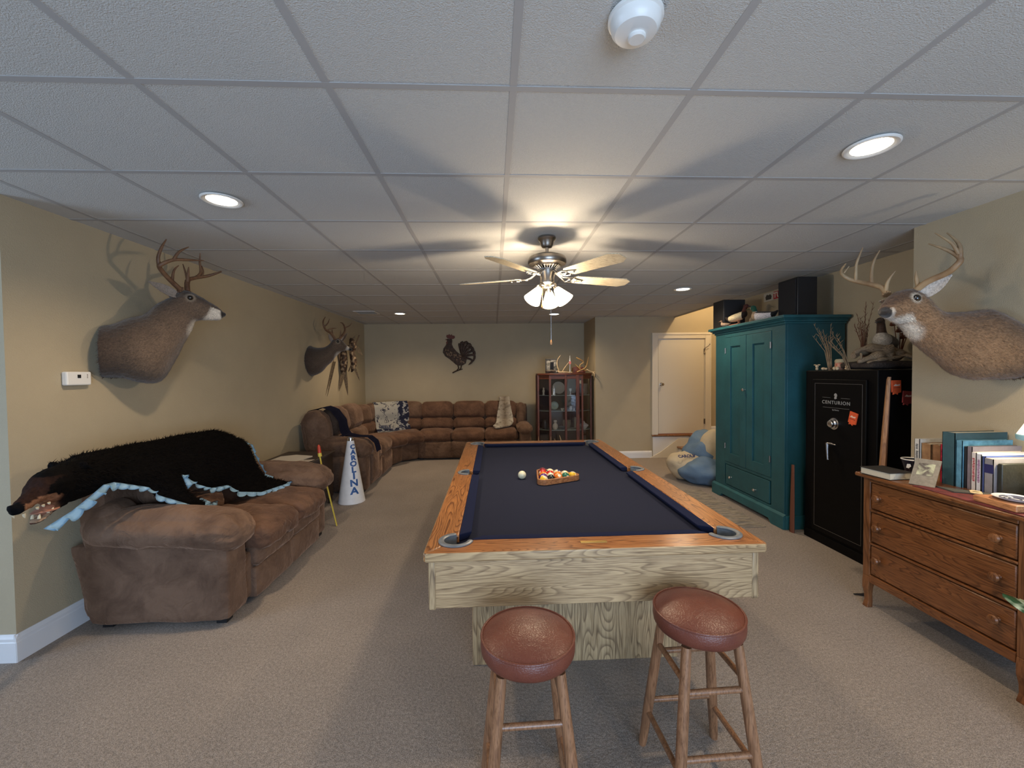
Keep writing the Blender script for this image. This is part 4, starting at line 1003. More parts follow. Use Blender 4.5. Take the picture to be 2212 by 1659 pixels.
    for p, s in eyes:
        G().ball(p + sd*s*.009, .018 if tone < 1.2 else .0215, u=18, v=12).done('eye', M['eye'], t, world=False)
    for (b, tp, o) in ears:
        g = G(); ear(g, b, tp, o); me = remesh(g, 'ear', M['fur'], t, .004, 2, lambda p, n, o=o: earc if n.dot(Vector(o)) > .35 else (.10, .065, .045), world=False)
    groups = [[], []]
    for ch in ANT: groups[0 if ch[0][1]+ch[-1][1] < 0 else 1].append(ch)
    for gr in groups:
        g = G()
        for ch in gr:
            P = smoothpath(ch, 4); g.tube([q.to_3d() if False else Vector(q[:3]) for q in P], [max(q[3], .0015) for q in P], 10)
        b0 = Vector(gr[0][0][:3]); b1 = Vector(gr[0][1][:3]); dd = (b1-b0).normalized()
        for k in range(9):   # burr at the base
            a = k/9*6.283; sx_ = dd.orthogonal().normalized(); sy_ = dd.cross(sx_); g.ball(b0 + dd*.006 + (sx_*math.cos(a)+sy_*math.sin(a))*.019, .0065, u=8, v=6)
        g.done('antler', antm, t, world=False)
    return t
# near left wall
a1 = math.atan2(.6, .8)
top1 = [(-.06,.37),(.0,.385),(.077,.43),(.154,.461),(.217,.535),(.274,.578),(.322,.615),(.36,.648),(.412,.643),(.472,.611),(.54,.567),(.582,.536),(.604,.505)]
bot1 = [(-.06,.03),(.03,.03),(.13,-.005),(.235,.005),(.315,.15),(.365,.27),(.412,.372),(.432,.432),(.47,.444),(.512,.446),(.55,.449),(.578,.452),(.592,.468)]
hw1 = [.20,.20,.205,.18,.145,.118,.095,.076,.070,.055,.040,.034,.024]
tn = M['antler']
deer('large deer head with brown antlers on the near left wall, nose to the right', (-2.5, 2.85, 1.46), a1, top1, bot1, hw1, [0]*13, ANT1,
     [((.335,-.055,.607),(.185,-.15,.665),(-.1,-.8,.35)), ((.345,.055,.607),(.27,.19,.66),(.3,.8,.3))], (.404,0,.591), (.596,0,.497), tn, (.40,0,.38), 1)
# right wall
a3 = math.atan2(.37, -.93)
top3 = [(-.05,.28),(0.0,.30),(.04,.335),(.107,.379),(.184,.374),(.251,.372),(.311,.38),(.362,.42),(.405,.478),(.455,.512),(.50,.512),(.551,.492),(.592,.448),(.618,.405),(.632,.385)]
bot3 = [(-.04,.0),(0.03,-.01),(.09,-.01),(.17,-.012),(.254,.02),(.32,.09),(.392,.165),(.44,.222),(.475,.268),(.50,.298),(.527,.316),(.560,.330),(.592,.342),(.612,.352),(.622,.362)]
hw3 = [.15,.16,.165,.155,.135,.115,.10,.09,.08,.072,.068,.056,.043,.036,.024]
yo3 = [0,0,0,0,0,.0,.0,.01,.02,.03,.045,.065,.09,.112,.124]
deer('deer head with wide pale-tipped antlers on the right wall above the books', (2.855, 2.15, 1.44), a3, top3, bot3, hw3, yo3, ANT3,
     [((.435,.065,.470),(.345,.16,.558),(.35,.8,-.2)), ((.50,-.05,.46),(.555,-.105,.475),(.5,-.6,.4))], (.505,.040,.452), (.622,.116,.374), mat('two_tone_antler', (.42, .30, .17), .5, c2=(.15, .075, .035), vs=5, bump=.3, bs=50), (.465,.02,.275), -1, tone=1.3, jaw=.02, earc=(.48, .45, .42))
# far left wall
a2 = math.atan2(.3, .95)
top2 = [(-.10,.37),(-.06,.385),(-.034,.405),(.064,.379),(.15,.384),(.205,.412),(.24,.45),(.27,.492),(.318,.506),(.372,.493),(.425,.44),(.468,.395),(.50,.372)]
bot2 = [(-.10,.03),(-.07,.03),(-.0,-.005),(.118,.046),(.19,.13),(.254,.19),(.29,.24),(.316,.272),(.345,.305),(.375,.328),(.42,.342),(.465,.345),(.485,.355)]
hw2 = [.18,.18,.18,.16,.13,.11,.095,.08,.070,.058,.042,.034,.024]
deer('small deer head with curved antlers on the far left wall beside the pheasants', (-2.455, 5.72, 1.49), a2, top2, bot2, hw2, [0]*13, ANT2,
     [((.27,-.055,.465),(.225,-.14,.555),(.55,-.6,.3)), ((.35,.055,.465),(.46,.15,.60),(.5,-.1,.2))], (.335,0,.462), (.495,0,.362), tn, (.33,0,.27), 1, vox=.010)

# ================================================================ HANGING PHEASANTS (dead game mount in the corner)
ph = thing('pheasant_mount', 'hanging game birds with long tail feathers on the left wall near the far corner', 'mounted bird', (-2.36, 6.7, 1.5))
g = G()
g.loft([((-2.37, 6.70, 1.90), (.03, 0, 0), (0, .03, 0)), ((-2.37, 6.69, 1.83), (.05, 0, 0), (0, .05, 0)), ((-2.375, 6.69, 1.70), (.06, 0, 0), (0, .06, 0)), ((-2.38, 6.69, 1.58), (.05, 0, 0), (0, .05, 0)), ((-2.385, 6.69, 1.49), (.02, 0, 0), (0, .02, 0))], 16, 4)
g.loft([((-2.26, 6.70, 1.90), (.03, 0, 0), (0, .03, 0)), ((-2.24, 6.70, 1.82), (.045, 0, 0), (0, .045, 0)), ((-2.22, 6.70, 1.70), (.05, 0, 0), (0, .05, 0)), ((-2.23, 6.70, 1.60), (.035, 0, 0), (0, .04, 0)), ((-2.26, 6.70, 1.54), (.012, 0, 0), (0, .015, 0))], 16, 4)
g.loft([((-2.25, 6.7, 2.08), (.022, 0, 0), (0, .025, 0)), ((-2.235, 6.7, 2.02), (.05, 0, 0), (0, .045, 0)), ((-2.225, 6.7, 1.93), (.055, 0, 0), (0, .05, 0)), ((-2.24, 6.7, 1.86), (.03, 0, 0), (0, .03, 0))], 16, 4)
def pcol(p, n):
    k = noise.noise(p*26)
    if k > .25: return (.26, .19, .12)
    return (.035, .020, .013) if k < 0 else (.09, .052, .03)
remesh(g, 'body', M['feather'], ph, .010, 2, pcol, amp=.006, fr=50)
def feather(g, a, b, w, n=10, th=.002, bend=0):
    a, b = Vector(a), Vector(b); d = (b-a); s = d.cross(Vector((0, 1, 0))).normalized()
    P = [a.lerp(b, i/n) + s*bend*math.sin(math.pi*i/n) for i in range(n+1)]
    for i in range(n):
        w0, w1 = (w*(1-(k/n)**2.2)+.001 for k in (i, i+1))
        vs = [g.b.verts.new(q) for q in (P[i]-s*w0, P[i+1]-s*w1, P[i+1]+s*w1, P[i]+s*w0)]; vs2 = [g.b.verts.new(v.co+Vector((0, .003, 0))) for v in vs]
        g.b.faces.new(vs); g.b.faces.new(vs2[::-1])
        for k in range(4): g.b.faces.new((vs[k], vs2[k], vs2[(k+1) % 4], vs[(k+1) % 4]))
fm = mat('tail_feather', (.15, .105, .06), .7, var=.5, vs=60)
for a, b, w in (((-2.42, 6.40, 1.70), (-2.455, 6.15, 1.20), .014), ((-2.41, 6.42, 1.70), (-2.45, 6.20, 1.18), .013), ((-2.38, 6.68, 1.56), (-2.425, 6.60, 1.24), .034), ((-2.36, 6.68, 1.55), (-2.31, 6.66, 1.17), .030), ((-2.22, 6.69, 1.64), (-2.13, 6.69, 1.40), .020), ((-2.19, 6.69, 1.96), (-2.08, 6.7, 1.80), .034), ((-2.23, 6.7, 2.06), (-2.17, 6.7, 2.14), .014)):
    g = G(); feather(g, a, b, w); g.done('tail_feather', fm, ph)
g = G(); g.tube([(-2.43, 6.72, 1.97), (-2.33, 6.7, 1.96), (-2.2, 6.72, 1.97), (-2.13, 6.72, 2.13)], .009, 8); g.tube([(-2.25, 6.7, 1.95), (-2.20, 6.69, 1.80), (-2.30, 6.69, 1.55)], .008, 8)
g.done('branch', mat('bark', (.10, .06, .035), .8), ph)
G().ball((-2.425, 6.70, 1.85), .022, .09, .18).done('backing_board', bpy.data.materials['bark'], ph)
G().tube([(-2.43, 6.42, 1.97), (-2.43, 6.7, 1.97)], .008, 8).done('hanging_rail', bpy.data.materials['bark'], ph)
G().tube([(-2.425, 6.41, 1.97), (-2.425, 6.41, 1.69)], .004, 8).done('cord', bpy.data.materials['bark'], ph)

# ================================================================ ROOSTER
rs = thing('metal_rooster', 'dark pierced metal rooster hanging on the far wall', 'wall decoration', (-.62, YB-.01, 1.88))
KX = 7.9/7.85
def rp(x, z): return Vector((x*KX+.0, YB-.018, 1.492+(z-1.492)*KX))
def rprism(poly, d, mi=None, name='body', m=None, y=YB-.006):
    g = G(); A = [g.b.verts.new((rp(x, z).x, y, rp(x, z).z)) for x, z in poly]; B = [g.b.verts.new((v.co.x, y-d, v.co.z)) for v in A]
    g.b.faces.new(A); g.b.faces.new(B[::-1]); n = len(A)
    for i in range(n): g.b.faces.new((A[i], A[(i+1) % n], B[(i+1) % n], B[i]))
    return g.done(name, m or M['tarnish'], rs, bevel=.003)
rprism([(-.855,2.16),(-.82,2.15),(-.775,2.16),(-.765,2.12),(-.775,2.05),(-.745,1.985),(-.69,1.92),(-.64,1.875),(-.615,1.86),(-.565,1.86),(-.52,1.82),(-.50,1.76),(-.52,1.69),(-.575,1.655),(-.64,1.65),(-.70,1.665),(-.76,1.72),(-.83,1.78),(-.905,1.83),(-.945,1.90),(-.935,1.97),(-.885,2.04),(-.87,2.10)], .010)
# comb, beak, wattle
red = mat('rust_red_metal', (.11, .03, .02), .5, .5)
rprism([(-.86,2.17),(-.88,2.20),(-.865,2.235),(-.845,2.222),(-.825,2.245),(-.80,2.225),(-.775,2.24),(-.76,2.215),(-.725,2.215),(-.715,2.18),(-.74,2.155),(-.80,2.15)], .014, name='comb', m=red)
rprism([(-.86,2.155),(-.905,2.14),(-.86,2.125)], .012, name='beak', m=red)
rprism([(-.86,2.12),(-.885,2.085),(-.87,2.05),(-.85,2.08)], .013, name='wattle', m=red)
# tail feathers: curved strips fanning from the back, gaps between them pierced
for k, (tip, mid, w) in enumerate((((-.60,1.98),(-.655,2.10),.022), ((-.52,1.96),(-.62,2.16),.026), ((-.44,1.95),(-.545,2.17),.026), ((-.40,1.90),(-.47,2.14),.025), ((-.37,1.82),(-.41,2.08),.024), ((-.37,1.76),(-.355,2.00),.023), ((-.40,1.70),(-.325,1.90),.022), ((-.47,1.66),(-.36,1.78),.02))):
    b = (-.58, 1.80); pts = []
    for i in range(9):
        t = i/8; x = (1-t)**2*b[0]+2*t*(1-t)*(mid[0]+(mid[0]-b[0])*.35)+t*t*tip[0]; z = (1-t)**2*b[1]+2*t*(1-t)*(mid[1]+(mid[1]-b[1])*.35)+t*t*tip[1]; q = rp(x, z); q.y = YB-.012-.002*k; pts.append(q)
    g = G(); g.tube(pts, [w*.6]+[w]*6+[w*.8, .004], 10, flat=.25, up=(0, 1, 0)); g.done('tail_feather', M['tarnish'], rs)
g = G()
for k in range(34):     # hammered feather scales on the breast
    t = rnd.random(); x = -.92+.36*t+rnd.uniform(-.02, .03); z = 1.93-.19*t+rnd.uniform(-.05, .07)
    if z < 1.70: continue
    q = rp(x, z); q.y = YB-.017; g.ball(q, .012, .003, .017, u=10, v=6)
o = g.done('scale', mat('worn_bronze', (.16, .10, .06), .45, .7), rs); o['kind'] = 'stuff'
g = G(); 
for pts in ([(-.67,1.67),(-.655,1.60),(-.70,1.545)], [(-.60,1.66),(-.615,1.59),(-.65,1.57)], [(-.77,1.515),(-.72,1.54),(-.66,1.56),(-.58,1.585)], [(-.70,1.55),(-.74,1.53)]):
    g.tube([rp(*p) + Vector((0, .004, 0)) for p in pts], [.012, .011, .009, .006][:len(pts)] , 8)
g.done('leg', M['tarnish'], rs)

# ================================================================ MEGAPHONE
mg = thing('megaphone', 'tall white cone megaphone lettered CAROLINA in blue, standing on the carpet', 'megaphone', (-1.69, 4.93, 0))
G().lathe([(.150, 0), (.153, .004), (.150, .012), (.036, .735), (.033, .735), (.145, .012)], 56, (-1.69, 4.93, 0), cap=False).done('cone', mat('white_card', (.72, .74, .78), .5, var=.05, vs=20), mg)
G().lathe([(.037, .720), (.039, .722), (.0385, .752), (.037, .757), (.033, .757), (.032, .722)], 40, (-1.69, 4.93, 0), cap=False).done('mouthpiece', M['chrome'], mg)
blue = mat('carolina_blue_paint', (.02, .09, .30), .5)
face = math.atan2(-4.93, 1.69+.30)
def letter(ch, zc, size, da):
    def warp(p):
        z = zc + p.y; r = .150-(z-.012)/.723*.114+.0012 + p.z*.5; a = face + da + p.x/max(r, .02)
        return Vector((-1.69+r*math.cos(a), 4.93+r*math.sin(a), z))
    text('lettering', ch, size, None, blue, mg, ext=.0008, warp=warp, bold=.004, sx=1.2)
for ch, z, s, da in (('C', .650, .070, .42), ('A', .588, .072, .38), ('R', .524, .076, .34), ('O', .456, .082, .30), ('L', .388, .088, .26), ('I', .316, .094, .24), ('N', .238, .102, .22), ('A', .150, .110, .20)): letter(ch, z, s, da)

# ================================================================ SIDE TABLE WITH PAPERS, TOY BAT
tb = thing('side_table', 'dark low side table between the two sofas', 'table', (-2.1, 4.55, 0))
dk = mat('dark_stained_wood', (.035, .022, .016), .45)
G().box(-2.42, 4.22, .575, -1.88, 4.95, .60).done('tabletop', dk, tb, bevel=.004)
G().box(-2.40, 4.24, .08, -1.90, 4.93, .575).done('body', dk, tb, bevel=.004)
for x in (-2.38, -1.94):
    for y in (4.28, 4.87): G().box(x, y, 0, x+.035, y+.035, .08).done('leg', dk, tb, smooth=False)
def page(pts, z, th, m, label, nm, grp=None):
    g = G(); g.prism(pts, th, Matrix.Translation((0, 0, z))); o = g.done(nm, m, smooth=False); tag(o, label, nm.replace('_', ' ')); return o
page([(-2.335, 4.30), (-2.06, 4.27), (-1.99, 4.60), (-2.20, 4.68), (-2.33, 4.60)], .601, .012, M['paper'], 'large beige paper folder lying on the dark side table', 'paper_folder')
page([(-2.06, 4.23), (-1.93, 4.24), (-1.90, 4.44), (-2.04, 4.42)], .601, .004, mat('printed_paper', (.55, .48, .42), .8, var=.4, vs=60), 'small printed card sticking out below the beige folder', 'card')
yel = mat('yellow_plastic', (.62, .50, .08), .4)
bt = thing('toy_bat', 'thin yellow stick with a red tip, leaning behind the loveseat arm', 'stick', (-1.57, 4.10, 0))
g = G(); g.tube([(-1.565, 4.125, .005), (-1.62, 4.105, .30), (-1.69, 4.10, .62), (-1.702, 4.10, .70)], [.012, .014, .014, .012], 12, flat=.45); g.done('stick', yel, bt)
g = G(); g.tube([(-1.702, 4.10, .70), (-1.706, 4.10, .735)], [.018, .018], 14); g.done('collar', yel, bt)
g = G(); g.tube([(-1.706, 4.10, .735), (-1.712, 4.10, .80), (-1.714, 4.10, .815)], [.017, .014, .006], 14); g.done('tip', mat('red_plastic', (.45, .04, .015), .35), bt)

# ================================================================ THROWS AND PELT ON THE SECTIONAL
def strip(path_fn, nu, nv, th, name, m, label, cat, amp=.01, uv=True, seed=0):
    g = G()
    def fn(u, v):
        p = path_fn(u, v); return p + noise.noise_vector(p*7+Vector((seed, 0, 0)))*amp
    vs = [[g.b.verts.new(fn(i/nu, j/nv)) for j in range(nv+1)] for i in range(nu+1)]
    uvl = g.b.loops.layers.uv.new('UVMap')
    for i in range(nu):
        for j in range(nv):
            fc = g.b.faces.new((vs[i][j], vs[i+1][j], vs[i+1][j+1], vs[i][j+1]))
            for lp_, (a, b) in zip(fc.loops, ((i, j), (i+1, j), (i+1, j+1), (i, j+1))): lp_[uvl].uv = (a/nu, b/nv)
    bmesh.ops.solidify(g.b, geom=g.b.faces[:], thickness=th)
    o = g.done(name, m); tag(o, label, cat); return o
def poly3(P, t):
    L = [0]
    for a, b in zip(P, P[1:]): L.append(L[-1]+(Vector(b)-Vector(a)).length)
    s = t*L[-1]
    for i in range(len(P)-1):
        if s <= L[i+1] or i == len(P)-2:
            return Vector(P[i]).lerp(Vector(P[i+1]), (s-L[i])/(L[i+1]-L[i]))
# navy throw over the end of the sofa: from the back wing, down to the seat arm
Pn = [(-2.42, 0, .93), (-2.30, 0, 1.065), (-2.14, 0, 1.06), (-2.03, 0, .93), (-1.99, 0, .79), (-1.93, 0, .72)]
Pb = [(-2.12, 0, .78), (-1.98, 0, .74), (-1.88, 0, .715), (-1.70, 0, .70), (-1.60, 0, .62), (-1.555, 0, .50)]
strip(lambda u, v: poly3([(-2.44, 0, .88), (-2.36, 0, 1.03), (-2.20, 0, 1.085), (-2.08, 0, 1.03), (-1.99, 0, .90), (-1.95, 0, .76), (-1.91, 0, .70), (-1.86, 0, .69)], v) + Vector((0, 5.30+.30*u+.0*v+.08*math.sin(v*3), .0)), 14, 40, .02, 'navy_throw', M['navy'], 'dark navy throw draped over the near end of the sectional', 'blanket', .012)
strip(lambda u, v: poly3([(-2.02, 0, .70), (-1.90, 0, .725), (-1.78, 0, .70), (-1.62, 0, .69), (-1.535, 0, .62), (-1.505, 0, .50)], v) + Vector((0, 5.36+.20*u, 0)), 10, 30, .02, 'navy_scarf', M['navy'], 'narrow dark navy wrap lying over the sectional near arm', 'blanket', .008, seed=4)
# white and navy woven blanket over the corner
def blanketmat():
    m, nt, b = NT('woven_blanket'); tc = N(nt, 'ShaderNodeTexCoord'); sx = N(nt, 'ShaderNodeSeparateXYZ'); nt.links.new(tc.outputs['UV'], sx.inputs[0])
    mp = N(nt, 'ShaderNodeMapping'); mp.inputs['Scale'].default_value = (3, 4, 1); nt.links.new(tc.outputs['UV'], mp.inputs[0])
    nz = N(nt, 'ShaderNodeTexNoise', Scale=1.8, Detail=3, Distortion=1.6); nt.links.new(mp.outputs[0], nz.inputs['Vector'])
    pat = ramp(nt, nz.outputs[0], [(.555, (.66, .64, .58)), (.575, (.025, .03, .075)), (.605, (.025, .03, .075)), (.62, (.66, .64, .58))])
    pat2 = ramp(nt, nz.outputs[0], [(.53, (.025, .03, .075)), (.55, (.55, .55, .55))])
    # navy borders at the sides and the bottom, white field with figures between
    a = ramp(nt, sx.outputs[0], [(0, (1, 1, 1)), (.10, (1, 1, 1))])
    r1 = N(nt, 'ShaderNodeMath', operation='GREATER_THAN'); r1.inputs[1].default_value = .66; nt.links.new(sx.outputs[0], r1.inputs[0])
    r2 = N(nt, 'ShaderNodeMath', operation='GREATER_THAN'); r2.inputs[1].default_value = .84; nt.links.new(sx.outputs[1], r2.inputs[0])
    mx = N(nt, 'ShaderNodeMath', operation='MAXIMUM'); nt.links.new(r1.outputs[0], mx.inputs[0]); nt.links.new(r2.outputs[0], mx.inputs[1])
    mm = N(nt, 'ShaderNodeMix', data_type='RGBA'); nt.links.new(mx.outputs[0], mm.inputs[0]); nt.links.new(pat.node.outputs[0] if hasattr(pat, 'node') else pat, mm.inputs[6]); nt.links.new(pat2, mm.inputs[7])
    nt.links.new(mm.outputs[2], b.inputs['Base Color']); b.inputs['Roughness'].default_value = .9; b.inputs['Sheen Weight'].default_value = .3
    return m
bl0 = Vector((-2.09, 7.365, 0)); bdir = Vector((math.cos(R(30)), math.sin(R(30)), 0)); bn = Vector((math.sin(R(30)), -math.cos(R(30)), 0))
def bpath(u, v):
    q = poly3([(-.10, 0, .86), (-.07, 0, 1.0), (.03, 0, 1.01), (.10, 0, .93), (.125, 0, .80), (.12, 0, .70), (.17, 0, .60), (.24, 0, .52), (.34, 0, .515)], v)
    return bl0 + bdir*(-.03+.60*u - .0*v) + bn*(q.x) + Vector((0, 0, q.z))
bw = strip(bpath, 30, 44, .014, 'woven_blanket', blanketmat(), 'white and navy picture blanket draped over the corner of the sectional', 'blanket', .012, seed=9)
g = G()
for i in range(60):
    u = i/59; p = bpath(u, 1.0); g.tube([p, p+bn*.03+Vector((0, 0, -.004)), p+bn*.055+Vector((rnd.uniform(-.01, .01), 0, -.01))], .003, 5)
o = g.done('fringe', mat('cream_fringe', (.55, .53, .48), .9), bw); o['kind'] = 'stuff'
q0 = bpath(.28, .80); q1 = bpath(.30, .45)
def btext(s, u0, v0, size):
    def warp(p):
        return bpath(u0 + p.x/.60, v0 - p.y/.85) + bn*(.018+p.z) + Vector((0, 0, .008))
    text('lettering', s, size, None, mat('pale_thread_'+s.lower(), (.60, .58, .54), .9) if v0 > .8 else mat('navy_thread_'+s.lower(), (.03, .035, .08), .9), bw, ext=.001, warp=warp, bold=.002)
btext('HEELS', .24, .80, .075)
# furry pelt
g = G()
PP = [(0, 7.90, .93), (0, 7.80, 1.02), (0, 7.68, 1.03), (0, 7.60, .92), (0, 7.575, .78), (0, 7.55, .66), (0, 7.44, .545), (0, 7.32, .53), (0, 7.24, .52)]
def pelt(u, v):
    p = poly3(PP, v); w = .125*(1-.25*math.sin(v*6.5)); cx = .20 - .14*max(0, v-.72)/.28
    if v > .86: w *= max(.12, 1-(v-.86)/.14*.75)
    if v < .12: w *= .85
    return Vector((cx + (u-.5)*2*w, p.y, p.z)) + noise.noise_vector(p*9)*.006
g.sheet(pelt, 16, 44, th=.03)
def pelc(p, n):
    k = abs(p.x-.20)/.13; c = lp((.22, .17, .12), (.50, .45, .37), k); k2 = noise.noise(p*22)
    return lp(c, (.12, .09, .06), max(0, k2)*1.2)
pl = remesh(g, 'fur_pelt', vcol('pelt_fur', bump=.9, bs=120), None, .010, 2, pelc, amp=.008, fr=60)
tag(pl, 'long pale grey and brown fur pelt hanging over the right end of the sectional', 'pelt')

# ================================================================ CHINA CABINET
cb = thing('china_cabinet', 'dark red wooden display cabinet with glass doors beside the sectional', 'cabinet', (1.25, 7.2, 0))
MH, MHX = M['mahog'], M['mahog_x']; H1 = 1.485
plan = [(.775, 7.42), (.775, 7.14), (.965, 7.01), (1.52, 7.01), (1.705, 7.14), (1.705, 7.42)]
G().prism([(p[0]+(-.012 if p[0] < 1.2 else .012), p[1]-(.012 if p[1] < 7.3 else 0)) for p in plan][::-1], .03, Matrix.Translation((0, 0, H1-.03))).done('top', MHX, cb, bevel=.004)
G().prism(plan[::-1], .05, Matrix.Translation((0, 0, .10))).done('bottom', MHX, cb, bevel=.003)
G().box(.785, 7.405, .10, 1.70, 7.42, H1-.03).done('back_panel', mat('cabinet_back', (.035, .014, .010), .6), cb, smooth=False)
for z0, z1 in ((H1-.10, H1-.03), (.15, .19)):
  g = G()
  for (a, b) in zip(plan, plan[1:]):
    a, b = Vector((*a, 0)), Vector((*b, 0)); d = (b-a).normalized(); n = Vector((d.y, -d.x, 0))
    if 1:
        Mm = Matrix(((d.x, -n.x, 0, a.x), (d.y, -n.y, 0, a.y), (0, 0, 1, 0), (0, 0, 0, 1))); g.box(0, 0, z0, (b-a).length, .018, z1, Mm)
  g.done('rail', MHX, cb, bevel=.002)
for x, y, w in ((.775, 7.40, .03), (.775, 7.13, .032), (.965, 7.012, .036), (1.235, 7.006, .036), (1.44, 7.004, .056), (1.52, 7.012, .03), (1.695, 7.14, .036), (1.695, 7.40, .03)):
    G().box(x-w/2, y-.004, .10, x+w/2, y+.026, H1-.03).done('stile', MH, cb, bevel=.003)
for x, y in ((.80, 7.38), (.80, 7.16), (1.68, 7.16), (1.68, 7.38)): G().box(x-.018, y-.018, 0, x+.018, y+.018, .10).done('leg', MH, cb, bevel=.003)
gp = mat('cabinet_glass', (1, 1, 1), .02, trans=1.0, spec=.25); 
for (a, b) in zip(plan[:1]+plan[1:], plan[1:]):
    a, b = Vector((*a, 0)), Vector((*b, 0)); d = (b-a).normalized(); n = Vector((d.y, -d.x, 0)); Mm = Matrix(((d.x, -n.x, 0, a.x), (d.y, -n.y, 0, a.y), (0, 0, 1, 0), (0, 0, 0, 1)))
    G().box(.01, .008, .19, (b-a).length-.01, .010, H1-.10, Mm).done('glass_pane', gp, cb, smooth=False)
sg = mat('shelf_glass', (.35, .42, .40), .1, spec=.6)
for z in (.50, .83, 1.10):
    G().prism([(.79, 7.40), (.79, 7.16), (.97, 7.035), (1.51, 7.035), (1.69, 7.16), (1.69, 7.40)][::-1], .007, Matrix.Translation((0, 0, z))).done('shelf', sg, cb, smooth=False)
# contents
def vase(name, prof, loc, m, label, cat, grp='ornaments inside the china cabinet'):
    o = G().lathe(prof, 24).done(name, m); o.location = loc; return tag(o, label, cat, grp)
pale = mat('pale_china', (.50, .47, .40), .3); grn = mat('green_glass', (.10, .16, .14), .1, spec=.7); crys = mat('cut_glass', (.55, .58, .60), .12, spec=.9); dkp = mat('dark_pottery', (.05, .045, .04), .4)
s1, s2, s3 = .838, 1.108, .508
def plate(loc, r, m, label, tilt=72):
    o = G().lathe([(0, 0), (r*.6, .002), (r, .016), (r, .020), (r*.62, .006), (0, .004)], 32).done('plate', m); o.location = loc; o.rotation_euler = (R(tilt), 0, 0); return tag(o, label, 'plate', 'ornaments inside the china cabinet')
plate((1.16, 7.33, s2+.115), .112, pale, 'round pale plate standing on the cabinet top shelf')
vase('lantern', [(0, 0), (.035, 0), (.035, .01), (.028, .012), (.028, .11), (.035, .112), (.02, .14), (.008, .16), (0, .165)], (1.045, 7.12, s2), crys, 'clear glass lantern at the left of the cabinet top shelf', 'lantern')
vase('figurine', [(0, 0), (.02, 0), (.015, .03), (.022, .07), (.012, .1), (.016, .12), (0, .135)], (.875, 7.2, s2), pale, 'small pale figurine at the far left of the cabinet top shelf', 'figurine')
vase('goblet', [(0, 0), (.022, 0), (.005, .01), (.005, .05), (.022, .07), (.026, .11), (.022, .11), (.004, .055)], (1.34, 7.16, s2), crys, 'stemmed glass behind the cabinet door on the top shelf', 'goblet')
vase('pitcher', [(0, 0), (.05, 0), (.07, .04), (.06, .10), (.075, .19), (.07, .19), (.05, .1), (0, .02)], (1.585, 7.22, s2), mat('grey_china', (.26, .22, .18), .35), 'tall grey pitcher at the right of the cabinet top shelf', 'pitcher')
plate((1.06, 7.20, s1+.080), .072, mat('celadon_plate', (.25, .36, .33), .25), 'small green plate standing on the cabinet middle shelf', 80)
o = G().tube([(.044*math.cos(a/20*6.283), .044*math.sin(a/20*6.283), .006) for a in range(20)], .003, 6, closed=True).done('plate_ring', pale); 
o.parent = bpy.data.objects['plate.001'] if 'plate.001' in bpy.data.objects else None; o.location = (0, 0, .004)
vase('teacup', [(0, 0), (.015, 0), (.018, .008), (.03, .04), (.027, .04), (.012, .008)], (1.19, 7.12, s1), pale, 'little pale cup left of the cabinet centre stile', 'cup')
vase('small_jug', [(0, 0), (.02, 0), (.03, .03), (.018, .06), (.022, .075), (0, .07)], (1.34, 7.13, s1), crys, 'tiny glass jug right of the cabinet centre stile', 'jug')
vase('salt_shaker', [(0, 0), (.013, 0), (.013, .03), (.009, .045), (0, .05)], (1.39, 7.10, s1), crys, 'little shaker beside the tiny glass jug', 'shaker')
vase('white_vase', [(0, 0), (.03, 0), (.05, .04), (.045, .08), (.02, .11), (.032, .14), (.025, .16), (0, .15)], (1.07, 7.15, s3), pale, 'white round ornament on the cabinet bottom shelf', 'vase')
vase('blue_bowl', [(0, 0), (.035, 0), (.070, .05), (.066, .05), (.032, .008), (0, .006)], (1.198, 7.14, s3), mat('blue_grey_bowl', (.10, .14, .18), .3), 'blue grey bowl beside the white ornament', 'bowl')
vase('basket', [(0, 0), (.06, 0), (.075, .09), (.07, .14), (.064, .14), (.055, .02), (0, .01)], (1.30, 7.32, s3), mat('tan_pot', (.26, .22, .15), .6), 'tan pot at the back of the cabinet bottom shelf', 'pot')
vase('dark_jug', [(0, 0), (.05, 0), (.065, .06), (.04, .13), (.045, .17), (0, .165)], (.90, 7.22, s3), dkp, 'dark jug at the left of the cabinet bottom shelf', 'jug')
vase('glass_tureen', [(0, 0), (.04, 0), (.085, .05), (.08, .07), (.03, .10), (.012, .13), (0, .135)], (1.58, 7.2, s3), crys, 'clear glass lidded dish at the right of the cabinet bottom shelf', 'dish')
vase('cream_cylinder', [(0, 0), (.028, 0), (.028, .19), (0, .19)], (1.46, 7.33, s3), mat('cream_china', (.40, .36, .26), .4), 'cream cylinder jar beside the wide cabinet stile', 'jar')
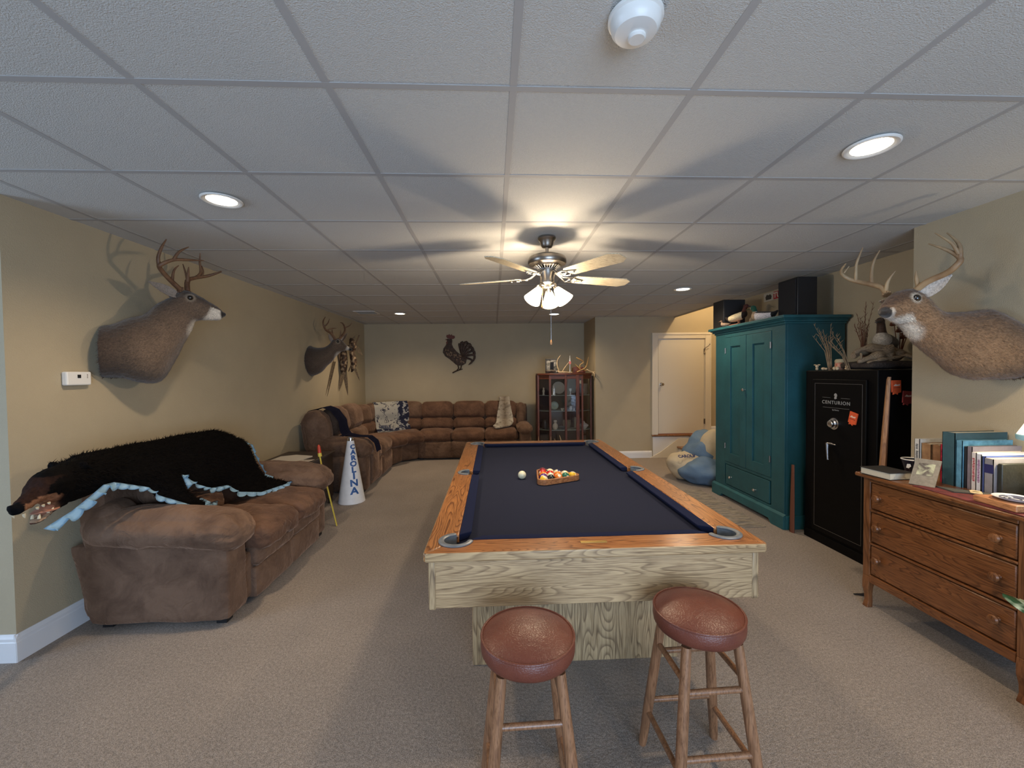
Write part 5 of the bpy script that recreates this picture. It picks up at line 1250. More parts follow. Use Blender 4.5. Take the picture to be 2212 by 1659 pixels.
# on top of the cabinet
pf = thing('picture_frame', 'black framed photograph on top of the china cabinet', 'picture frame', (1.02, 7.16, H1))
Mf = Matrix.Translation((1.02, 7.16, H1)) @ Matrix.Rotation(R(-8), 4, 'Z') @ Matrix.Rotation(R(-10), 4, 'X')
g = G(); 
for b_ in ((-.115, -.01, 0, .115, .01, .022), (-.115, -.01, .238, .115, .01, .26), (-.115, -.01, 0, -.093, .01, .26), (.093, -.01, 0, .115, .01, .26)): g.box(*b_, Mf)
g.done('frame', M['black'], pf, smooth=False, bevel=.002)
def photomat(name, cs, sc=9):
    m, nt, b = NT(name); v = N(nt, 'ShaderNodeTexVoronoi', Scale=sc*1.4); nz = N(nt, 'ShaderNodeTexNoise', Scale=sc, Detail=3, Distortion=.6); mp = mapped(nt, (1, 1, 1)); nt.links.new(mp, nz.inputs['Vector'])
    nt.links.new(ramp(nt, nz.outputs[0], [(i/(len(cs)-1)*.5+.25, c) for i, c in enumerate(cs)]), b.inputs['Base Color']); b.inputs['Roughness'].default_value = .25; return m
G().box(-.093, -.004, .022, .093, .006, .238, Mf).done('photograph', photomat('grey_photo', [(.02, .02, .02), (.06, .06, .055), (.30, .29, .27), (.45, .44, .42)], 16), pf, smooth=False)
g = G(); g.box(-.03, .004, .02, .03, .012, .2, Matrix.Translation((1.02, 7.17, H1)) @ Matrix.Rotation(R(14), 4, 'X')); g.done('easel_back', M['black'], pf, smooth=False)
def antlerset(name, label, chains, m, loc=(0, 0, 0), grp=None):
    g = G()
    for ch in chains:
        P = smoothpath([(x, y, z, r) for x, y, z, r in ch], 4); g.tube([Vector(q[:3]) for q in P], [max(q[3], .0012) for q in P], 8)
    o = g.done(name, m); o.location = loc; return tag(o, label, 'antler', grp)
PA = M['antler_pale']
antlerset('shed_antler', 'pale forked antler lying in front of the black framed photograph', [[(1.10, 7.05, H1+.05, .008), (1.12, 7.05, H1+.02, .012), (1.20, 7.05, H1+.018, .012), (1.30, 7.06, H1+.014, .009), (1.36, 7.06, H1+.014, .006)], [(1.13, 7.05, H1+.02, .011), (1.10, 7.06, H1+.12, .009), (1.10, 7.06, H1+.22, .007), (1.155, 7.06, H1+.31, .003)], [(1.18, 7.05, H1+.02, .010), (1.23, 7.05, H1+.10, .007), (1.30, 7.05, H1+.19, .003)]], PA)
antlerset('shed_antler', 'pile of branching antlers on the right half of the china cabinet', [[(1.45, 7.10, H1+.02, .012), (1.52, 7.09, H1+.05, .012), (1.60, 7.08, H1+.10, .010), (1.63, 7.08, H1+.20, .008), (1.645, 7.08, H1+.28, .003)], [(1.52, 7.09, H1+.05, .010), (1.46, 7.09, H1+.11, .008), (1.41, 7.09, H1+.16, .003)], [(1.50, 7.09, H1+.06, .010), (1.50, 7.09, H1+.14, .009), (1.56, 7.09, H1+.19, .011), (1.45, 7.09, H1+.26, .012), (1.44, 7.09, H1+.27, .004)], [(1.55, 7.09, H1+.06, .01), (1.62, 7.09, H1+.05, .010), (1.585, 7.09, H1+.13, .004)]], mat('honey_antler', (.55, .36, .13), .45, c2=(.25, .13, .05), vs=12))
antlerset('shed_antler', 'curved pale antler hanging over the right edge of the china cabinet', [[(1.60, 7.06, H1+.07, .006), (1.66, 7.05, H1+.03, .010), (1.72, 7.04, H1+.012, .011), (1.745, 6.99, H1+.02, .004)], [(1.70, 7.03, H1+.012, .009), (1.725, 6.985, H1-.02, .008), (1.715, 6.98, H1-.10, .003)]], PA)
o = G().box(1.39, 7.12, H1, 1.60, 7.26, H1+.012).box(1.39, 7.12, H1+.012, 1.40, 7.26, H1+.09).box(1.59, 7.12, H1+.012, 1.60, 7.26, H1+.09).box(1.40, 7.245, H1+.012, 1.59, 7.26, H1+.11).done('wooden_tray', mat('red_wood_tray', (.16, .045, .02), .4), bevel=.003, smooth=False); tag(o, 'small reddish wooden stand behind the branching antlers', 'tray')
dc = thing('drink_bottle', 'thin bottle with a small red and white flag label on the china cabinet', 'bottle', (1.325, 7.10, H1))
G().lathe([(0, 0), (.008, 0), (.008, .17), (.012, .19), (.010, .24), (.004, .27), (.004, .30), (0, .305)], 16, (1.325, 7.10, H1)).done('glass', crys, dc)
G().box(1.308, 7.085, H1+.155, 1.342, 7.089, H1+.205).done('label', mat('flag_label', (.55, .16, .14), .5, var=.5, vs=60), dc, smooth=False)
o = G().puff((.985, 7.06, H1+.034), (.16, .06, .036), .015, (.01, .004, .01), 8, amp=.012, fr=20).done('carved_bird', mat('dark_carving', (.05, .035, .025), .6)); tag(o, 'dark carved piece at the foot of the black framed photograph', 'carving')
# antlers on the floor beside the cabinet
for k, (x, y, lab) in enumerate(((.72, 6.85, 'pale antler pile on the floor between sectional and cabinet'), (.98, 6.80, 'skull-mounted antlers on the floor in front of the china cabinet'))):
    ch = []
    rr = random.Random(k+3)
    for j in range(5 if k == 0 else 3):
        a = rr.uniform(0, 6.28); px, py = x+rr.uniform(-.05, .08), y+rr.uniform(-.08, .08)
        ch.append([(px, py, .20, .012), (px+.08*math.cos(a), py+.08*math.sin(a), .26, .011), (px+.15*math.cos(a), py+.12*math.sin(a), .34, .008), (px+.13*math.cos(a), py+.1*math.sin(a), .42-.03*j, .003)])
        ch.append([(px+.05*math.cos(a), py+.05*math.sin(a), .24, .008), (px+.03, py, .36, .003)])
    if k == 1: ch.append([(1.05, 6.78, .22, .014), (1.10, 6.78, .28, .012), (1.105, 6.78, .38, .009), (1.08, 6.78, .46, .003)]); ch.append([(1.095, 6.78, .30, .008), (1.06, 6.78, .345, .003)])
    antlerset('antler_pile', lab, ch, PA)
# low crate the antlers rest on
o = G().box(.66, 6.70, 0, 1.16, 6.94, .185).done('wooden_crate', mat('old_brown_crate', (.12, .045, .022), .6), bevel=.005, smooth=False); tag(o, 'low brown crate on the floor under the antlers', 'crate')

# ================================================================ TEAL ARMOIRE
TE, TD = M['teal'], M['teal_edge']
ar = thing('armoire', 'tall teal painted wooden armoire with two panelled doors and a drawer', 'armoire', (3.0, 4.34, 0))
ax, ay0_, ay1_ = 2.72, 3.74, 4.94
g = G(); g.box(ax+.0222, ay0_, .10, 3.30, ay0_+.022, 1.93); g.box(ax+.0222, ay1_-.022, .10, 3.30, ay1_, 1.93); g.box(3.285, ay0_+.023, .10, 3.30, ay1_-.023, 1.93); g.box(ax+.023, ay0_+.023, 1.90, 3.284, ay1_-.023, 1.925); g.box(ax+.023, ay0_+.023, .10, 3.284, ay1_-.023, .13)
g.done('carcass', TE, ar, smooth=False, bevel=.003)
# front frame around doors and drawer
dy0, dy1, dym = 3.925, 4.735, 4.33
g = G(); g.box(ax, ay0_, .10, ax+.022, dy0-.002, 1.93); g.box(ax, dy1+.002, .10, ax+.022, ay1_, 1.93); g.box(ax, dy0-.0019, 1.882, ax+.0218, dy1+.0019, 1.93); g.box(ax, dy0-.0019, .405, ax+.0218, dy1+.0019, .435); g.box(ax, dy0-.0019, .10, ax+.0218, dy1+.0019, .165)
g.done('face_frame', TE, ar, smooth=False, bevel=.002)
def pdoor(y0, y1, knob_y):
    x = ax-.004; w = .105; z0, z1 = .438, 1.879
    g = G(); g.box(x, y0, z0, x+.022, y0+w, z1); g.box(x, y1-w, z0, x+.022, y1, z1); g.box(x, y0+w, z1-.105, x+.022, y1-w, z1); g.box(x, y0+w, z0, x+.022, y1-w, z0+.105)
    d = g.done('door', TE, ar, smooth=False, bevel=.0015)
    # recessed panel (sub-part) and hinges
    pn = G().box(x+.015, y0+w, z0+.105, x+.021, y1-w, z1-.105).done('panel', TE, None, smooth=False); pn.parent = d
    for v in pn.data.vertices: v.co -= ar.location
    return d
dl = pdoor(dym+.004, dy1-.004, dym); dr = pdoor(dy0+.004, dym-.004, dym)
def sub(o, par, root):
    for v in o.data.vertices: v.co -= root.location
    o.parent = par; return o
kb = G().lathe([(0, 0), (.008, 0), (.006, .008), (.015, .018), (.017, .026), (.012, .034), (0, .036)], 18, (ax-.005, dym+.018, 1.287), Matrix.Rotation(R(-90), 4, 'Y')).done('knob', M['chrome'], None); sub(kb, dl, ar)
for d, yy, zs in ((dl, dy1-.012, (1.728, .62)), (dr, dy0+.012, (1.742, .62))):
    for z in zs:
        g = G(); g.box(ax-.007, yy-.012, z-.03, ax-.0035, yy+.012, z+.03); g.cyl((ax-.009, yy, z-.032), (ax-.009, yy, z+.032), .005, n=8); sub(g.done('hinge', M['pewter'], None, smooth=False), d, ar)
dwr = G().box(ax-.004, 4.02-.075, .172, ax+.018, 4.715, .398).done('drawer', TE, ar, smooth=False, bevel=.004)
for y in (4.697, 4.158):
    sub(G().lathe([(0, 0), (.008, 0), (.006, .008), (.014, .016), (.016, .024), (.011, .031), (0, .033)], 18, (ax-.004, min(y, 4.60), .27 if y > 4.5 else .25), Matrix.Rotation(R(-90), 4, 'Y')).done('knob', M['chrome'], None), dwr, ar)
# cornice: stepped mouldings
for o_, z0, z1 in ((.012, 1.875+.05, 1.945), (.030, 1.945, 1.965), (.045, 1.965, 1.975), (.064, 1.975, 2.003)):
    G().box(ax-o_, ay0_-o_, z0, 3.305, ay1_+o_, z1).done('cornice', TD, ar, smooth=False, bevel=.004, seg=3)
# plinth with bracket feet
def plinth(pts_len, Mx, nm='plinth'):
    L = pts_len; poly = [(0, 0), (.17, 0), (.19, .012), (.215, .042), (L-.215, .042), (L-.19, .012), (L-.17, 0), (L, 0), (L, .125), (0, .125)]
    return G().prism(poly, .028, Mx).done(nm, TD, ar, smooth=False, bevel=.003)
plinth(1.262, Matrix(((0, 0, 1, ax-.031), (1, 0, 0, ay0_-.031), (0, 1, 0, 0), (0, 0, 0, 1))))
G().box(ax-.003, ay0_-.031, 0, 3.30, ay0_-.003, .125).done('plinth', TD, ar, smooth=False, bevel=.003)
G().box(ax-.003, ay1_+.003, 0, 3.30, ay1_+.031, .125).done('plinth', TD, ar, smooth=False, bevel=.003)
g = G(); g.prism([(0, 0), (.024, 0), (0, .016)], 1.255, Matrix(((-1, 0, 0, ax-.003), (0, 0, 1, ay0_-.028), (0, 1, 0, .125), (0, 0, 0, 1)))); g.done('plinth_moulding', TD, ar, smooth=False)

# ---- on top of the armoire
AT = 2.004
bx_m = mat('speaker_cloth', (.010, .010, .013), .8, bump=.3, bs=400)
s1_ = thing('loudspeaker', 'black loudspeaker box on the far left end of the armoire top', 'loudspeaker', (2.82, 4.83, AT))
G().box(2.69, 4.72, AT, 2.95, 4.95, 2.325).done('cabinet', M['black'], s1_, bevel=.006)
G().box(2.70, 4.712, AT+.02, 2.94, 4.72, 2.31).done('grille', bx_m, s1_, bevel=.003)
s2_ = thing('loudspeaker', 'taller black loudspeaker at the near end of the armoire top, partly hiding the sign', 'loudspeaker', (3.0, 3.95, AT))
G().box(2.905, 3.83, AT, 3.10, 4.10, 2.385).done('cabinet', M['black'], s2_, bevel=.006)
G().box(2.895, 3.845, AT+.03, 2.905, 4.085, 2.37).done('grille', bx_m, s2_, bevel=.003)
def duck(name, label, loc, heading, scale, body_c, breast_c, head_c, back_c, bill_c, upright=0, headup=1.0, legs=False, cream=None, tailup=.02, sleep=0):
    t = thing(name, label, 'duck decoy', loc)
    g = G(); u = scale
    zb = .055*u + (.05*u if legs else 0)
    Rz = Matrix.Rotation(heading, 3, 'Z'); O = Vector(loc)
    def V(x, y, z): return O + Rz @ Vector((x*u, y*u, z*u))
    def A(x, y, z): return Rz @ Vector((x*u, y*u, z*u))
    z0 = zb/u; k = upright
    g.loft([(V(-.17, 0, z0+.03-k*.4+tailup), A(0, .012, 0), A(0, 0, .010)), (V(-.13, 0, z0+.015-k*.3), A(0, .045, 0), A(0, 0, .030)), (V(-.07, 0, z0-k*.1), A(0, .068, 0), A(0, 0, .052)), (V(0, 0, z0+.004), A(0, .073, 0), A(0, 0, .058)), (V(.06, 0, z0+.008+k*.15), A(0, .062, 0), A(0, 0, .055)), (V(.105, 0, z0+.018+k*.2), A(0, .038, 0), A(0, 0, .040)), (V(.12, 0, z0+.02+k*.2), A(0, .012, 0), A(0, 0, .015))], 20, 4)
    nb = V(.07, 0, z0+.02+k*.15); nt_ = V(.095, 0, z0+.02+.085*headup+k*.15); hc = V(.105, 0, z0+.105*headup+.01+k*.15)
    g.tube([nb, nb.lerp(nt_, .5), nt_], [.042*u, .030*u, .026*u], 14)
    g.ball(hc, .036*u, .028*u, .030*u, M=Matrix.Rotation(heading, 4, 'Z'))
    body = remesh(g, 'body', M['feather'], t, .0055*u, 3, lambda p, n: duckcol(p, n))
    g = G(); b0 = hc + A(.028, 0, -.006); b1 = hc + A(.082, 0, -.014)
    g.loft([(b0, A(0, .013, 0), A(0, 0, .012)), (b0.lerp(b1, .5), A(0, .011, 0), A(0, 0, .007)), (b1, A(0, .012, 0), A(0, 0, .004)), (b1+A(.006, 0, 0), A(0, .005, 0), A(0, 0, .002))], 12, 3)
    g.done('bill', mat('bill_'+name+str(len(bpy.data.materials)), bill_c, .4), t)
    g = G()
    for s in (-1, 1): g.ball(hc + A(.014, .024*s, .006), .0045*u, u=8, v=6)
    g.done('eye', M['eye'], t)
    if legs:
        g = G()
        for s in (-1, 1):
            g.tube([V(.01, .03*s, z0-.04), V(.015, .03*s, .008)], .005*u, 8); g.tube([V(.0, .03*s, .006), V(.045, .035*s, .004)], [.008*u, .014*u], 8, flat=.3)
        g.done('leg', mat('duck_leg', (.45, .22, .12), .5), t)
    return t
_dc = {}
def duckcol(p, n):
    d = _dc; q = d['inv'] @ (p - d['o']) / d['u']
    hz = d['z0']
    if q.z > hz+.068 and q.x > .04: 
        c = d['head']
        if d.get('face') and q.x > .125: c = d['face']
        return c
    if q.x > .062: return d['breast']
    if q.x < -.115: return d['tail']
    if n.z > .72: return d['back']
    return d['body']
def mkduck(name, label, loc, heading, scale, cols, bill, legs=False, upright=0, headup=1.0, face=None):
    _dc.clear(); _dc.update(o=Vector(loc), inv=Matrix.Rotation(-heading, 3, 'Z'), u=scale, z0=.055+(.05 if legs else 0), head=cols[0], breast=cols[1], body=cols[2], back=cols[3], tail=cols[4], face=face)
    return duck(name, label, loc, heading, scale, cols[2], cols[1], cols[0], cols[3], bill, upright, headup, legs)
mkduck('duck_decoy', 'duck decoy with dark red head and cream body on legs, left on the armoire', (2.79, 4.60, AT+.014), R(-50), .80, [(.07, .018, .012), (.02, .012, .010), (.66, .56, .36), (.60, .52, .35), (.03, .02, .018)], (.02, .02, .02), legs=True, upright=.10, headup=1.15)
o = G().box(2.70, 4.46, AT, 2.86, 4.69, AT+.014).done('decoy_base', mat('pinkish_wood', (.34, .14, .085), .5), bevel=.003, smooth=False); tag(o, 'thin reddish wooden board under the cream duck decoy', 'board')
for i, (yy, xx) in enumerate(((4.665, 2.73), (4.60, 2.73))):
    pass
mkduck('duck_decoy', 'small grey brown hen decoy in the middle of the armoire top', (2.84, 4.38, AT), R(-120), .70, [(.10, .08, .055), (.14, .11, .085), (.15, .115, .085), (.09, .065, .045), (.06, .045, .035)], (.04, .04, .035), headup=.95)
mkduck('duck_decoy', 'drake decoy with green head and white body beside the tall loudspeaker', (2.79, 4.175, AT), R(120), .88, [(.012, .07, .045), (.30, .22, .15), (.62, .58, .60), (.012, .010, .010), (.01, .01, .01)], (.05, .045, .02), headup=1.0, face=(.35, .30, .20))
mkduck('small_decoy', 'tiny bird figurine at the left foot of the cream duck decoy', (2.672, 4.66, AT+.001), R(150), .36, [(.20, .13, .09), (.28, .20, .14), (.34, .24, .17), (.22, .15, .10), (.1, .08, .06)], (.2, .1, .05))
sg_ = thing('license_plate_sign', 'red and white metal sign lettered TU on the wall above the armoire', 'sign', (3.325, 4.72, 2.37))
G().box(3.318, 4.48, 2.325, 3.326, 4.94, 2.428).done('plate', mat('sign_white', (.52, .49, .42), .5), sg_, bevel=.001, smooth=False)
G().box(3.3165, 4.482, 2.332, 3.3185, 4.762, 2.421).done('red_field', mat('sign_red', (.38, .02, .03), .45), sg_, smooth=False)
MS = Matrix(((0, 0, -1, 3.316), (-1, 0, 0, 4.70), (0, 1, 0, 2.376), (0, 0, 0, 1)))
text('lettering', 'TU', .085, MS, mat('sign_letter_white', (.62, .58, .5), .5), sg_, bold=.003, sx=1.1)
g = G(); g.prism([(-.045, -.03), (.045, -.03), (.055, .005), (.03, .03), (0, .022), (-.03, .034), (-.055, .005)], .002, Matrix(((0, 0, -1, 3.318), (-1, 0, 0, 4.85), (0, 1, 0, 2.375), (0, 0, 0, 1)))); g.done('emblem', mat('emblem_dark', (.05, .045, .04), .6), sg_, smooth=False)

# ================================================================ GUN SAFE
sf = thing('gun_safe', 'tall black steel safe lettered CENTURION with a combination dial', 'safe', (3.05, 3.25, 0))
SF = M['safe']; sx_, sy0, sy1, sz = 2.80, 2.90, 3.60, 1.49
G().box(sx_+.012, sy0, 0, 3.31, sy1, sz).done('body', SF, sf, bevel=.008, seg=3)
G().box(sx_+.002, sy0+.004, .0, sx_+.02, sy1-.004, .075).done('kick_plate', SF, sf, bevel=.003)
dd = G().box(sx_-.006, sy0+.075, .10, sx_+.012, sy1-.10, 1.415).done('door', SF, sf, bevel=.006, seg=3)
pin = mat('pinstripe', (.09, .085, .08), .5)
g = G(); ya, yb, za, zb = sy0+.105, sy1-.13, .14, 1.38
for b_ in ((ya, za, ya+.003, zb), (yb-.003, za, yb, zb), (ya, za, yb, za+.003), (ya, zb-.003, yb, zb)): g.box(sx_-.0075, b_[0], b_[1], sx_-.006, b_[2], b_[3])
sub(g.done('pinstripe', pin, None, smooth=False), dd, sf)
silver = mat('silver_print', (.30, .30, .29), .5)
def MSf(y, z, x=sx_-.0065): return Matrix(((0, 0, -1, x), (-1, 0, 0, y), (0, 1, 0, z), (0, 0, 0, 1)))
t_ = text('lettering', 'CENTURION', .040, MSf(3.252, 1.222), silver, None, ext=.0006, bold=.0004, sx=1.05, world=False, space=1.22); sub(t_, dd, sf)
g = G(); g.prism([(-.012, -.022), (-.002, -.026), (.004, -.02), (.012, -.022), (.010, -.008), (.016, .004), (.012, .018), (.0, .025), (-.012, .018), (-.015, .004), (-.006, .002), (-.012, -.008)], .001, MSf(3.252, 1.277)); sub(g.done('emblem', silver, None, smooth=False), dd, sf)
g = G()
for y, z, w in ((3.345, 1.262, .085), (3.158, 1.262, .085), (3.252, 1.180, .26)): g.box(sx_-.0072, y-w/2, z-.0007, sx_-.006, y+w/2, z+.0007)
sub(g.done('rule_line', silver, None, smooth=False), dd, sf)
t_ = text('lettering', 'by Liberty', .016, MSf(3.252, 1.163), silver, None, ext=.0005, world=False); sub(t_, dd, sf)
RYm = Matrix.Rotation(R(-90), 4, 'Y')
dial = G().lathe([(0, 0), (.048, 0), (.048, .006), (.040, .010), (.040, .020), (.030, .026), (.028, .040), (.020, .046), (0, .047)], 40, (sx_-.006, 3.263, 1.05), RYm).done('dial', M['chrome'], None); sub(dial, dd, sf)
g = G()
for i in range(50):
    a = i/50*6.2832; g.box(-.0006, .040, 0, .0006, .046, .0008, Matrix.Translation((sx_-.0125, 3.263, 1.05)) @ RYm @ Matrix.Rotation(a, 4, 'Z'))
o = sub(g.done('tick_mark', M['black'], None, smooth=False), dd, sf); o['kind'] = 'stuff'
g = G(); g.cyl((sx_-.006, 3.29, .875), (sx_-.045, 3.29, .875), .017, n=20); g.tube([(sx_-.042, 3.29, .885), (sx_-.045, 3.285, .84), (sx_-.05, 3.275, .77), (sx_-.05, 3.272, .752)], [.013, .011, .009, .009], 14); g.tube([(sx_-.042, 3.29, .885), (sx_-.045, 3.25, .888), (sx_-.047, 3.20, .885)], [.009, .006, .005], 12)
sub(g.done('handle', M['steel'], None), dd, sf)
# can coolers stuck on the safe
org = mat('orange_foam', (.72, .10, .025), .7, var=.12, vs=40); wht = mat('koozie_print', (.75, .55, .45), .7)
def koozie(label, Mx, faded=False):
    t = thing('can_cooler', label, 'can cooler', Mx.translation)
    m = org if not faded else mat('red_foam', (.30, .035, .03), .8)
    poly = [(-.035, -.04), (-.024, -.042), (-.027, -.058), (-.006, -.050), (.008, -.060), (.010, -.048), (.034, -.044), (.036, .045), (-.034, .048)]
    g = G(); g.prism(poly, .010, Mx); g.done('sleeve', m, t, smooth=False, bevel=.002)
    g = G(); g.prism([(-.025, .006), (-.010, .020), (.004, .014), (.026, .018), (.024, .006), (-.0, .004)], .001, Mx @ Matrix.Translation((0, 0, .0102))); g.done('print', wht, t, smooth=False)
    g = G(); g.box(-.024, -.010, .010, .026, -.006, .0112, Mx); g.done('print_line', mat('print_dark', (.25, .02, .01), .7), t, smooth=False)
koozie('bright orange can cooler on the safe front beside the dial', MSf(3.079, 1.115, sx_-.0075) @ Matrix.Rotation(R(-12), 4, 'Z') @ Matrix.Translation((0, 0, 0)))
MYf = lambda x, z, y: Matrix(((1, 0, 0, x), (0, 0, -1, y), (0, 1, 0, z), (0, 0, 0, 1)))
koozie('red orange can cooler high on the safe side, next to the stick top', MYf(2.945, 1.365, sy0-.001) @ Matrix.Rotation(R(3), 4, 'Z'))
koozie('darker red can cooler on the safe side, nearest the wall corner', MYf(3.03, 1.285, sy0-.001) @ Matrix.Rotation(R(-3), 4, 'Z'), True)
# wooden oar-like stick leaning between safe and dresser
lw = wood('raw_ash_stick', (.42, .22, .10), (.22, .10, .045), 'Z', cross=30, along=2, rings=4, rough=.5)
t = thing('wooden_stick', 'long flat wooden stick leaning against the side of the black safe', 'stick', (2.66, 2.74, 0))
g = G(); g.tube([(2.665, 2.745, .0), (2.680, 2.745, .5), (2.702, 2.738, 1.0), (2.722, 2.730, 1.42), (2.724, 2.730, 1.44)], [.030, .028, .023, .016, .010], 4, flat=.5); g.done('staff', lw, t, smooth=False, bevel=.003)
g = G(); g.tube([(2.70, 2.757, .0), (2.712, 2.757, .5), (2.728, 2.750, 1.0), (2.742, 2.742, 1.44)], [.016, .014, .012, .009], 8); g.done('edge_strip', mat('dark_edge', (.20, .10, .06), .6), t)
o = G().tube([(2.735, 3.655, 0), (2.745, 3.665, .30), (2.755, 3.675, .62)], [.030, .026, .018], 8, flat=.45).done('wooden_paddle', mat('dark_red_brown_wood', (.14, .05, .03), .5)); tag(o, 'dark reddish board standing in the gap between armoire and safe', 'board')

# ---- on the safe
ST = 1.4905
dw = thing('driftwood', 'twisted grey driftwood on a dark mossy base on top of the safe', 'driftwood', (3.02, 3.12, ST))
G().puff((3.05, 3.12, ST+.036), (.42, .30, .054), .02, (.01, .01, .006), 10, amp=.006, fr=14).done('base', mat('mossy_base', (.035, .025, .02), .9, bump=.8, bs=60), dw)
dwm = wood('driftwood_grey', (.34, .26, .17), (.13, .09, .06), 'X', cross=26, along=4, rings=5, rough=.8, coat=0, bump=.6)
g = G()
for ch in ([(2.76, 3.05, ST+.13, .012), (2.86, 3.04, ST+.165, .026), (2.98, 3.02, ST+.16, .036), (3.08, 3.02, ST+.13, .03), (3.17, 3.01, ST+.10, .02), (3.205, 3.0, ST+.065, .006)],
           [(2.80, 3.06, ST+.06, .012), (2.90, 3.03, ST+.10, .03), (3.0, 3.04, ST+.12, .045), (3.1, 3.05, ST+.10, .03), (3.22, 3.08, ST+.11, .006)],
           [(2.84, 3.02, ST+.05, .010), (2.92, 3.0, ST+.075, .014), (3.02, 3.0, ST+.085, .012), (3.12, 2.99, ST+.105, .012), (3.19, 2.97, ST+.075, .010), (3.20, 2.965, ST+.06, .004)],
           [(2.80, 3.1, ST+.11, .02), (2.9, 3.12, ST+.14, .03), (3.02, 3.14, ST+.13, .03), (3.12, 3.14, ST+.09, .02)], [(2.79, 3.02, ST+.12, .008), (2.765, 2.99, ST+.075, .004)]):
    P = smoothpath([tuple(c) for c in ch], 5); g.tube([Vector(q[:3]) + noise.noise_vector(Vector(q[:3])*40)*.006 for q in P], [max(.002, q[3]*(1+.2*math.sin(i*1.3))) for i, q in enumerate(P)], 12)
g.done('branch', dwm, dw)
mkduck('duck_decoy', 'brown headed duck decoy with a white neck stripe sitting on the driftwood', (3.02, 3.06, ST+.155), R(-150), .98, [(.06, .035, .022), (.42, .38, .32), (.10, .085, .075), (.03, .025, .022), (.02, .018, .016)], (.03, .028, .028), headup=1.35, upright=.06)
gr_m = mat('dry_straw', (.30, .20, .11), .8, var=.3, vs=30); gr2 = mat('rust_seed_stem', (.14, .055, .03), .8)
def stems(name, label, base, n, spread, h, m, lean=(0, 0), w=.0015, seed=1, tufts=True):
    rr = random.Random(seed); g = G()
    for i in range(n):
        x, y, z = base; a = rr.uniform(-1, 1); b = rr.uniform(-1, 1); hh = h*rr.uniform(.6, 1)
        tip = Vector((x + lean[0] + a*spread, y + lean[1] + b*spread*.6, z+hh)); mid = Vector((x+lean[0]*.35+a*spread*.3, y+lean[1]*.3+b*spread*.2, z+hh*.55))
        g.tube([(x+a*.012, y+b*.012, z), mid, tip], [w*1.3, w, w*.4], 5)
        if tufts:
            for k in range(4):
                q = mid.lerp(tip, .3+.2*k); g.tube([q, q+Vector((rr.uniform(-.02, .02), rr.uniform(-.02, .02), .025))], [w, w*.3], 4)
    o = g.done(name, m); o['kind'] = 'stuff'; return tag(o, label, 'dried grass')
stems('dried_grass', 'pale dried grass stalks rising beside the teal armoire side', (2.84, 3.36, ST), 11, .09, .40, gr_m, (-.06, 0), .0022, 3)
stems('dried_grass', 'pale dried stalks bending left in front of the armoire side', (2.82, 3.16, ST), 6, .04, .32, gr_m, (-.17, -.03), .002, 5)
stems('dried_grass', 'rust coloured dried seed stems standing behind the driftwood decoy', (3.0, 3.22, ST+.05), 14, .07, .50, gr2, (-.01, 0), .0024, 8)
g = G()
for dx, dz in ((0, 0), (.05, .03), (-.05, .05), (.03, -.05), (.07, -.02)):
    q = Vector((3.14+dx, 3.06, ST+.31+dz)); g.tube([(3.15, 3.08, ST+.06), (3.15+dx*.5, 3.07, ST+.2), q], [.003, .003, .003], 6)
    for k in range(7): a = k*.9; g.ball(q+Vector((.016*math.cos(a), .012*math.sin(a*1.7), .016*math.sin(a))), .018, .014, .010, u=10, v=6)
o = g.done('dried_flowers', mat('russet_petals', (.15, .05, .025), .85)); tag(o, 'russet brown dried flower heads behind the duck decoy, by the wall corner', 'dried flowers'); o['kind'] = 'stuff'
jr = thing('candle_jar', 'small red and cream candle jar on the front edge of the safe', 'candle', (2.87, 3.30, ST))
G().lathe([(0, 0), (.034, 0), (.036, .004), (.036, .055), (.033, .06), (0, .06)], 28, (2.87, 3.30, ST)).done('jar', mat('red_cream_jar', (.45, .09, .06), .4, c2=(.55, .38, .24), vs=30), jr)
G().lathe([(0, .06), (.034, .06), (.037, .064), (.036, .08), (.028, .09), (0, .092)], 28, (2.87, 3.30, ST)).done('lid', mat('cream_cloth_lid', (.48, .40, .25), .8), jr)
def figurine(label, parts, m, loc):
    g = G()
    for c, r in parts: g.ball(Vector(loc)+Vector(c), *r, u=12, v=8) if len(r) == 3 else g.ball(Vector(loc)+Vector(c), r[0], u=12, v=8)
    o = g.done('figurine', m); return tag(o, label, 'figurine', 'tiny figurines on the safe')
fcm = mat('bone_figure', (.50, .38, .24), .6, var=.4, vs=80)
o = figurine('tiny horned skull figurine at the far corner of the safe top', [((0, 0, .012), (.012, .012, .013)), ((0, 0, .034), (.014, .012, .014)), ((0, .022, .047), (.004, .016, .005)), ((0, -.022, .047), (.004, .016, .005))], fcm, (2.835, 3.50, ST))
figurine('tiny pale lying figurine right of the horned skull', [((0, .01, .013), (.016, .018, .013)), ((0, -.018, .011), (.012, .014, .010))], fcm, (2.835, 3.42, ST))
figurine('tiny dark round figurine left of the candle jar', [((0, 0, .012), (.013, .013, .012))], mat('dark_figure', (.10, .07, .05), .6), (2.835, 3.365, ST))
figurine('tiny two-headed figurine in front of the candle jar', [((0, .014, .014), (.014, .014, .015)), ((0, -.014, .014), (.014, .014, .015))], fcm, (2.822, 3.285, ST))
figurine('tiny figurine nearest the driftwood on the safe edge', [((0, 0, .010), (.012, .016, .010)), ((0, 0, .027), (.010, .012, .011))], fcm, (2.83, 3.19, ST))

